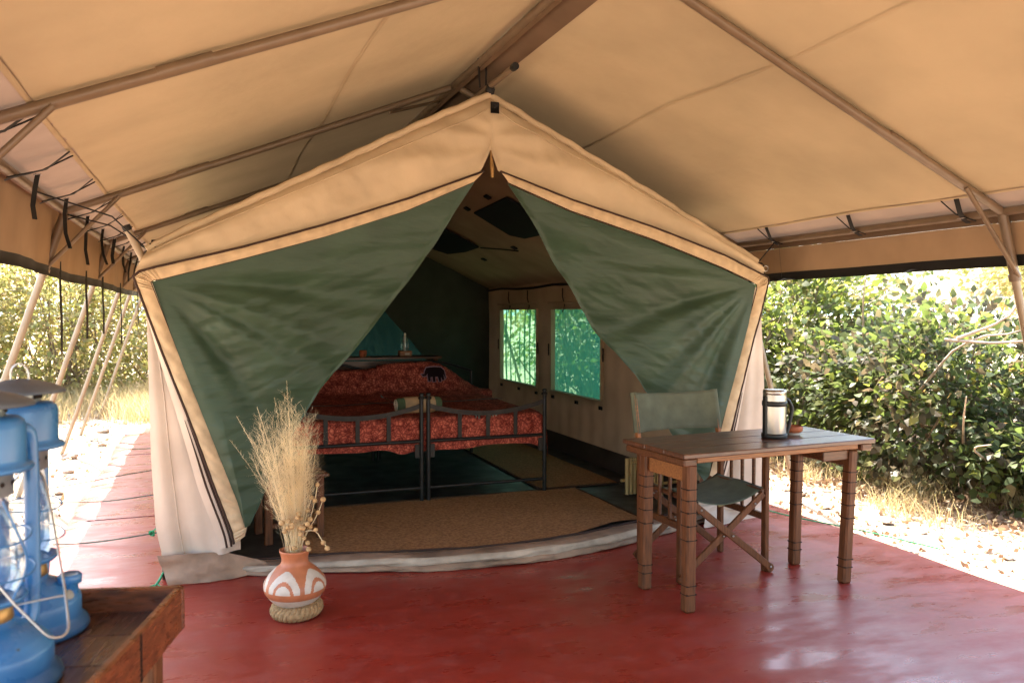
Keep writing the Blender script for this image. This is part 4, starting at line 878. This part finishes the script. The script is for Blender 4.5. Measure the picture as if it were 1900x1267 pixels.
def lantern(loc, rz, label, capa):
    L = empty('hurricane_lantern', loc, rz, label, 'lantern', 'blue hurricane lanterns on the tray table')
    tank = one('fuel_tank', lathe([(0, .004), (.088, .004), (.097, 0), (.099, .004), (.097, .012), (.0875, .021), (.0865, .026), (.0865, .05), (.0845, .057), (.079, .060), (.0775, .064), (.072, .069), (.060, .079), (.044, .087), (.037, .09), (.034, .098)], 64), 'blue', L)
    cp_ = one('fuel_cap', lathe([(.013, .0), (.013, .016), (.0185, .018), (.0195, .03), (.0165, .034), (.012, .032), (0, .033)], 24), 'blue', tank, loc=(.070*math.cos(capa-rz), .070*math.sin(capa-rz), .060))
    one('burner', lathe([(.034, .094), (.036, .098), (.033, .118), (.028, .122)], 36), 'brass', L)
    one('globe_plate', lathe([(.028, .118), (.048, .121), (.054, .128), (.052, .131), (.04, .127), (.02, .13)], 40), 'blue', L)
    one('burner_dome', lathe([(.02, .13), (.018, .142), (.010, .150), (0, .151)], 20), 'tin', L)
    one('glass_globe', lathe([(.036, .130), (.047, .148), (.0525, .172), (.0515, .196), (.044, .225), (.036, .250), (.033, .272), (.033, .282)][:], 48, closed_ends=False), 'glass', L)
    col_ = one('vent_collar', lathe([(.036, .276), (.0385, .278), (.0385, .312), (.043, .314)], 40), 'tin', L)
    for k in range(12): a = 2*math.pi*k/12; one('vent_hole', lathe([(.004, 0), (.003, .001), (0, .001)], 8), 'dark', col_).matrix_local = Matrix.Translation((.0387*math.cos(a), .0387*math.sin(a), .295)) @ Matrix.Rotation(a, 4, 'Z') @ Matrix.Rotation(R(90), 4, 'Y')
    one('air_chamber', lathe([(.043, .311), (.064, .313), (.066, .317), (.063, .321), (.0565, .323), (.0560, .33), (.0560, .375), (.0535, .384), (.047, .389), (.034, .391)], 56), 'blue', L)
    one('neck', lathe([(.034, .389), (.030, .393), (.030, .404), (.033, .412)], 40), 'tin', L)
    for k in range(6): a = 2*math.pi*k/6+.3; one('air_slot', cbox((.0307*math.cos(a), .0307*math.sin(a), .399), (.018, .003, .006), .001, np.array(Matrix.Rotation(a+R(90), 3, 'Z'))), 'dark', L, False)
    hd = one('hood', lathe([(.030, .408), (.060, .408), (.068, .406), (.069, .408), (.064, .413), (.045, .421), (.022, .427), (.008, .429), (0, .4295)], 56), 'hood', L)
    one('hook', tube(smoothpath([(0, -.014, .426), (0, -.014, .445), (0, 0, .458), (0, .014, .445), (0, .014, .426)], 20), .0018, 6), 'wire', hd)
    for s in (-1, 1):
        one('side_tube', tube(smoothpath([(s*.060, 0, .064), (s*.073, 0, .072), (s*.078, 0, .10), (s*.079, 0, .20), (s*.079, 0, .33), (s*.077, 0, .358), (s*.066, 0, .366), (s*.054, 0, .362)], 40), .0105, 12, flat=1.15), 'blue', L)
    for z, r_ in ((.165, .062), (.215, .058)): one('globe_guard', tube([(r_*1.05*math.cos(a), r_*math.sin(a), z+.004*math.sin(2*a+z*9)) for a in np.linspace(0, 2*math.pi, 40, endpoint=False)], .0016, 6, closed=True), 'blue', L)
    one('globe_guard', tube(smoothpath([(.0, -.052, .13), (.02, -.066, .18), (.0, -.062, .235), (-.01, -.05, .275)], 24), .0016, 6), 'blue', L)
    ba = one('bail_handle', tube(smoothpath([(-.09, 0, .30), (-.088, -.02, .28), (-.024, -.135, .10), (.0, -.148, .088), (.024, -.135, .10), (.088, -.02, .28), (.09, 0, .30)], 60, 1), .0019, 7), 'wire', L)
    one('wick_lever', tube([(.03, -.02, .11), (.07, -.05, .112), (.085, -.06, .112)], .0016, 6), 'wire', L); one('wick_wheel', lathe([(.007, -.001), (.008, 0), (.007, .001)], 18), 'tin', L).matrix_local = Matrix.Translation((.088, -.062, .112)) @ Matrix.Rotation(R(60), 4, 'X')
    return L
lantern((-.292, 1.585, .8105), R(-102), 'blue hurricane lantern farther back on the tray table, nearer the tent', R(-5))
lantern((-.302, 1.372, .8105), R(50), 'blue hurricane lantern in front, cut by the left edge of the picture', R(200))

# ================================================================== GUY ROPES, STONES, PEGS
ropes = [((-.255, 5.21, .07), (-.62, 5.32, .012), (-.88, 5.42, .0), (-1.45, 5.75, -.03)), ((-.262, 6.35, .07), (-.66, 6.46, .012), (-.89, 6.58, .0), (-1.5, 6.9, -.03)), ((-.262, 7.40, .07), (-.68, 7.42, .02), (-.90, 7.33, .0), (-1.35, 7.2, -.03)), ((-.262, 8.53, .07), (-.65, 8.85, .012), (-.90, 9.2, .0), (-1.4, 9.6, -.03))]
lab = ['green cord tied low on the left tent wall, the one nearest the camera', 'green cord from the left tent wall, second from the camera', 'green cord from the left tent wall, third from the camera', 'green cord from the left tent wall, farthest from the camera']
def knot(p, par, tail=True):
    for k in range(3): one('knot', tube([(p[0]+.013*math.cos(a+k), p[1]+.010*math.sin(a*2+k), p[2]+.013*math.sin(a)) for a in np.linspace(0, 2*math.pi, 12, endpoint=False)], .005, 5, closed=True), 'guy', par)
    if tail: one('loose_end', tube([p, (p[0]+.02, p[1]-.02, p[2]+.03), (p[0]+.035, p[1]-.03, p[2]+.012)], .004, 5), 'guy', par)
for P, l in zip(ropes, lab):
    r_ = tag(one('guy_rope', tube(smoothpath(P, 30), .0042, 6), 'guydark'), l, 'rope', 'green guy ropes beside the tent'); knot((P[0][0]-.05, P[0][1]+.01, P[0][2]-.005), r_)
r_ = tag(one('guy_rope', tube(smoothpath([(3.42, 4.62, .06), (3.60, 4.40, .012), (3.79, 4.05, .006), (4.02, 3.62, -.03)], 30), .0045, 6), 'guy'), 'bright green cord running over the slab edge behind the table', 'rope', 'green guy ropes beside the tent'); knot((3.44, 4.60, .05), r_)
r_ = tag(one('guy_rope', tube(smoothpath([(-.21, 4.45, .05), (-.23, 4.36, .03), (-.26, 4.30, .012), (-.33, 4.27, .008), (-.40, 4.30, .008)], 30), .006, 6), 'guy'), 'bright green cord end lying at the front left corner of the tent', 'rope', 'green guy ropes beside the tent'); knot((-.25, 4.31, .02), r_)
def stone_mesh(seed):
    rs = np.random.default_rng(seed); v, f = lathe([(0, -.7)]+[(math.cos(a), .75*math.sin(a)) for a in np.linspace(-1.0, 1.1, 5)]+[(0, .78)], 9)
    v = np.array(v); v *= (1+.16*rs.normal(size=(len(v), 1)))*V(1, .75, .55); return v, f
smesh = [bpy.data.objects.remove(o) or me for o, me in ((o, o.data) for o in [one('stone', stone_mesh(s), 'stone', None, False) for s in range(5)])]
def stones(pts, label, group):
    for (x, y, r_) in pts:
        o = bpy.data.objects.new('stone', random.choice(smesh)); COL.objects.link(o); o.location = (x, y, gz(x, y)+r_*.25); o.scale = (r_, r_*random.uniform(.8, 1.2), r_*random.uniform(.7, 1.1)); o.rotation_euler = (random.uniform(-.3, .3), random.uniform(-.3, .3), random.uniform(0, 6.28)); tag(o, label, 'stone', group)
stones([(-1.0-random.random()*.25, 5.2+.62*k+random.uniform(-.15, .15), random.uniform(.04, .085)) for k in range(10)], 'rough stone in the sunlit row along the left slab edge', 'stones along the left slab edge')
stones([(4.02+random.random()*.3+.0*k, 3.0+.3*k+random.uniform(-.1, .1), random.uniform(.025, .06)) for k in range(9)], 'small rough stone on sunlit sand along the right slab edge', 'stones along the right slab edge')

# ================================================================== VEGETATION
def mesh_np(name, v, f, m, parent=None, var=None, smooth=False):
    me = bpy.data.meshes.new(name); nf = len(f); k = f.shape[1]
    me.vertices.add(len(v)); me.vertices.foreach_set('co', v.astype(np.float32).ravel()); me.loops.add(nf*k); me.loops.foreach_set('vertex_index', f.astype(np.int32).ravel())
    me.polygons.add(nf); me.polygons.foreach_set('loop_start', np.arange(0, nf*k, k, dtype=np.int32)); me.materials.append(MT[m]); me.update(calc_edges=True)
    if var is not None: a = me.attributes.new('var', 'FLOAT', 'POINT'); a.data.foreach_set('value', var.astype(np.float32))
    o = bpy.data.objects.new(name, me); COL.objects.link(o)
    if parent: o.parent = parent
    return o
def leaves(P, D, size, seed, droop=.3, clumpvar=None):
    """folded pointed leaves at P facing D: 6 vertices, 4 triangles each"""
    rs = np.random.default_rng(seed); n = len(P); s = size*rs.uniform(.55, 1.25, n)[:, None]
    d = D+rs.normal(size=(n, 3))*.55; d[:, 2] -= droop*rs.random(n); d /= np.linalg.norm(d, axis=1)[:, None]
    a = rs.normal(size=(n, 3))*.7+V(0, 0, 1); x = np.cross(d, a); x /= np.linalg.norm(x, axis=1)[:, None]; nn = np.cross(x, d)
    wd = .30; base = P; m1 = P+d*s*.38+nn*s*.03; tip = P+d*s-nn*s*.06
    q = [base, m1-x*s*wd+nn*s*.07, m1+x*s*wd+nn*s*.07, P+d*s*.74-x*s*wd*.62, P+d*s*.74+x*s*wd*.62, tip]
    v = np.stack(q, 1).reshape(-1, 3); b = (np.arange(n)*6)[:, None]
    f = np.concatenate([b+np.array([[0, 2, 1]]), b+np.array([[1, 2, 4]]), b+np.array([[1, 4, 3]]), b+np.array([[3, 4, 5]])])
    va = rs.random(n) if clumpvar is None else np.clip(clumpvar+rs.normal(size=n)*.18, 0, 1)
    return v, f, np.repeat(va, 6)
def bush(name, c, rad, nclump, per, size, seed, m, label, cat='bush', group=None, stemr=.02, spread=.16, single=0, bottom=0., stems_n=16, trunk=False):
    rs = np.random.default_rng(seed); c = V(*c); rad = V(*rad)
    root = empty(name, (c[0], c[1], gz(c[0], c[1])), 0, label, cat, group); off = V(c[0], c[1], gz(c[0], c[1]))
    d = rs.normal(size=(nclump*3, 3)); d /= np.linalg.norm(d, axis=1)[:, None]; r = rs.uniform(.25, 1., len(d))**.45
    lump = 1+.24*np.sin(d[:, 0]*5+seed)*np.cos(d[:, 2]*4+seed*2)+.14*np.sin(d[:, 1]*9+d[:, 0]*7+seed)
    C = c+d*rad*(r*lump)[:, None]; C = C[C[:, 2] > off[2]+bottom][:nclump]
    cv = rs.random(len(C))*.75
    k = per; P = np.repeat(C, k, 0)+rs.normal(size=(len(C)*k, 3))*spread*V(1, 1, .8); P[:, 2] = np.maximum(P[:, 2], off[2]+.03)
    D = P-c; D /= np.linalg.norm(D, axis=1)[:, None]+1e-6
    v, f, va = leaves(P, D, size, seed+1, clumpvar=np.repeat(cv, k))
    stuff(mesh_np('foliage', v-off, f, m, root, va))
    # stems and twigs: each stem from the root to a clump, forking on the way
    g = G(); pick = rs.choice(len(C), min(stems_n, len(C)), replace=False)
    if trunk:
        ht = c[2]-rad[2]*.6; tr_ = one('trunk', tube([V(0, 0, -.1), V(.05, .0, ht*.5), V(0, .05, ht)-V(0, 0, off[2])*0], [stemr*3, stemr*2.4, stemr*1.8], 9), 'bark', root); s0 = V(c[0], c[1], ht+off[2]-.2)
    for i in pick:
        b0 = (c*V(1, 1, 0)+V(*(rs.normal(size=2)*rad[:2]*.22), off[2]-.05)) if not trunk else s0
        e = C[i]; mid = b0*.5+e*.5+rs.normal(size=3)*.12*rad.min(); Q = smoothpath([b0, mid, e], 7, 1); g.add(tube(Q, np.linspace(stemr, stemr*.3, 8), 5))
        for j in rs.choice(len(C), 4):
            if np.linalg.norm(C[j]-e) < rad.max()*.7: g.add(tube(smoothpath([Q[4], (Q[4]+C[j])/2+rs.normal(size=3)*.05, C[j]], 5, 1), np.linspace(stemr*.45, stemr*.15, 6), 4))
    link('stem', np.array(g.v)-off, g.f, 'bark', root)
    return root, C, off
GR = 'green bushes along the right side'
HB = [((5.95, 3.6, .36), (1.0, 1.0, .58), 230, 'low dusty bush at the right edge beside the splayed post'),
      ((5.75, 5.2, .60), (1.0, 1.15, .80), 320, 'broad green bush right of the table with pale dead twigs'),
      ((5.70, 7.1, .80), (1.05, 1.2, 1.15), 360, 'dense sunlit green bush behind the table and jug'),
      ((5.75, 9.2, 1.05), (1.15, 1.4, 1.3), 320, 'green bush seen through the front tent window'),
      ((5.7, 11.5, 1.15), (1.2, 1.4, 1.4), 300, 'green bush seen through the rear tent window'),
      ((7.9, 7.6, .6), (1.3, 1.5, .75), 180, 'green bush standing in the second row behind the right hedge'),
      ((7.8, 9.6, 1.0), (1.5, 1.9, 1.4), 220, 'tall green bush behind the hedge beyond the tent')]
for i, (c, r_, n, l) in enumerate(HB):
    root, C, off = bush('bush', c, r_, int(n*(.72, .72, .66, .8, .8, .9, .9)[i]), 44 if i < 5 else 36, (.075, .088, .094, .085, .085, .08, .08)[i], 20+i*3, ('leafA', 'leafA', 'leafC', 'leafC', 'leafC', 'leafA', 'leafA')[i], l, 'bush', GR, .019, .125, stems_n=40)
    if i == 1:   # pale dead twigs reaching out
        for P in (([5.2, 4.9, .75], [4.95, 4.3, 1.18], [5.05, 3.9, 1.22], [5.15, 3.65, 1.42]), ([4.95, 4.35, 1.17], [5.05, 4.05, 1.30], [5.0, 3.9, 1.45]), ([5.3, 5.6, 1.1], [5.05, 5.35, 1.45], [4.95, 5.2, 1.7]), ([4.95, 4.45, 1.16], [5.0, 4.0, 1.14], [5.1, 3.55, 1.24]), ([5.2, 4.5, .4], [4.85, 4.2, .62], [4.7, 4.05, .8]), ([5.2, 4.3, .3], [4.8, 4.1, .45], [4.75, 3.9, .5])):
            one('dead_twig', tube(np.array(smoothpath(P, 10, 1))-off, np.linspace(.012, .004, 11), 6), 'palebark', root)
    if i in (1, 2):   # individually readable outer leaves
        rs = np.random.default_rng(90+i); cand = C[np.argsort((C[:, 0]-4.6)+.15*rs.normal(size=len(C)))][:40]; lm = None
        for p in cand:
            if lm is None:
                v, f, va = leaves(np.zeros((1, 3)), np.array([[-1., -.2, .2]]), .11, 5); lm = mesh_np('leaf', v, f, 'leafA', root, va); lm.location = p-off
            else: copy_part(lm, root, p-off+rs.normal(size=3)*.08, (rs.uniform(-.8, .8), rs.uniform(-.8, .8), rs.uniform(-1.2, 1.2)), [rs.uniform(.7, 1.15)]*3)
GL = 'sunlit scrub beyond the left side'
LB = [((-2.2, 14.6, 1.1), (1.3, 1.3, 1.7), 'sunlit yellow-green scrub bush between the leaning posts at far left'), ((-.6, 16.0, 1.3), (1.5, 1.4, 2.0), 'tall scrub bush close beside the left tent wall in the distance'),
      ((-4.3, 14.8, 1.4), (1.7, 1.5, 2.0), 'pale scrub bush at the left edge above the lanterns'), ((-3.2, 18.5, 1.8), (2.4, 1.8, 2.6), 'large pale scrub bush farther back on the left'),
      ((-.2, 20.5, 2.0), (2.6, 1.8, 2.9), 'dark green tree-like bush behind the left tent corner'), ((-7.5, 17.5, 1.7), (2.6, 2.2, 2.6), 'broad pale scrub bush at far left, behind the others'), ((3.6, 15.5, 1.4), (2.2, 1.4, 2.1), 'scrub bush growing behind the tent')]
for i, (c, r_, l) in enumerate(LB): bush('scrub_bush', c, r_, 260, 32, .10 if i != 4 else .11, 60+i*3, 'leafB' if i != 4 else 'leafA', l, 'bush', GL, .02, .24, stems_n=26)
FT = [((46, 34, 4.2), (5, 5, 2.4), 'distant pale tree over the hedge at the right edge'), ((60, 40, 4.4), (7, 6, 2.6), 'distant hazy tree farther off at the right edge'), ((11, 22, 2.6), (4, 3, 2.6), 'distant tree behind the hedge, nearly hidden')]
for i, (c, r_, l) in enumerate(FT): bush('tree', c, r_, 200, 30, .17 if i == 2 else .4, 90+i, 'leafB', l, 'tree', 'distant trees', .05, .4, trunk=True)
# litter and dry grass: nobody could count it
def scatter_flat(n, fn, size, seed, name, m, label, cat):
    rs = np.random.default_rng(seed); P = np.array([fn(rs) for _ in range(n)]); P = np.array([(x, y, gz(x, y)+.008+.02*rs.random()) for x, y in P])
    D = rs.normal(size=(n, 3)); D[:, 2] *= .25; v, f, va = leaves(P, D/np.linalg.norm(D, axis=1)[:, None], size, seed, .1); return stuff(tag(mesh_np(name, v, f, m, None, va), label, cat))
scatter_flat(9000, lambda rs: (4.75+abs(rs.normal())*.55*1+rs.uniform(-.2, .3), rs.uniform(2.2, 12)), .06, 3, 'leaf_litter', 'dryleaf', 'dry brown leaves littering the ground under the right-hand bushes', 'leaves')
def blades(n, fn, h, seed, name, label):
    rs = np.random.default_rng(seed); P = np.array([fn(rs) for _ in range(n)]); P = np.array([(x, y, gz(x, y)-.01) for x, y in P]); H = h*rs.uniform(.35, 1.2, n)[:, None]
    a = rs.uniform(0, 2*np.pi, n); x = np.stack([np.cos(a), np.sin(a), 0*a], 1); l = rs.normal(size=(n, 3))*V(.45, .45, 0); up_ = V(0, 0, 1)
    v = np.stack([P-x*.003, P+x*.003, P+(up_*.6+l*.35)*H+x*.0022, P+(up_*.6+l*.35)*H-x*.0022, P+(up_+l)*H], 1).reshape(-1, 3); b = (np.arange(n)*5)[:, None]
    f = np.concatenate([b+np.array([[0, 1, 2]]), b+np.array([[0, 2, 3]]), b+np.array([[3, 2, 4]])])
    return stuff(tag(mesh_np(name, v, f, 'drygrass', None, np.repeat(rs.random(n), 5)), label, 'grass'))
scatter_flat(1500, lambda rs: (rs.uniform(3.9, 5.0), rs.uniform(1.6, 9)), .045, 4, 'fallen_leaves', 'dryleaf', 'scattered dry leaves on the sunlit sand right of the slab', 'leaves')
scatter_flat(1800, lambda rs: (rs.uniform(-3.5, -.95), rs.uniform(3.5, 13)), .05, 5, 'fallen_leaves', 'dryleaf', 'scattered dry leaves on the sunlit sand left of the slab', 'leaves')
tuft = np.random.default_rng(5).uniform((4.5, 2.6), (5.6, 12), (90, 2))
blades(7000, lambda rs: tuft[rs.integers(90)]+rs.normal(size=2)*.09, .20, 8, 'dry_grass', 'dry grass tufts along the foot of the right-hand bushes')
tuft2 = np.random.default_rng(6).uniform((-7, 11.5), (.6, 16), (170, 2))
blades(16000, lambda rs: tuft2[rs.integers(170)]+rs.normal(size=2)*.16, .40, 9, 'dry_grass', 'sunlit straw-coloured grass in front of the left scrub')
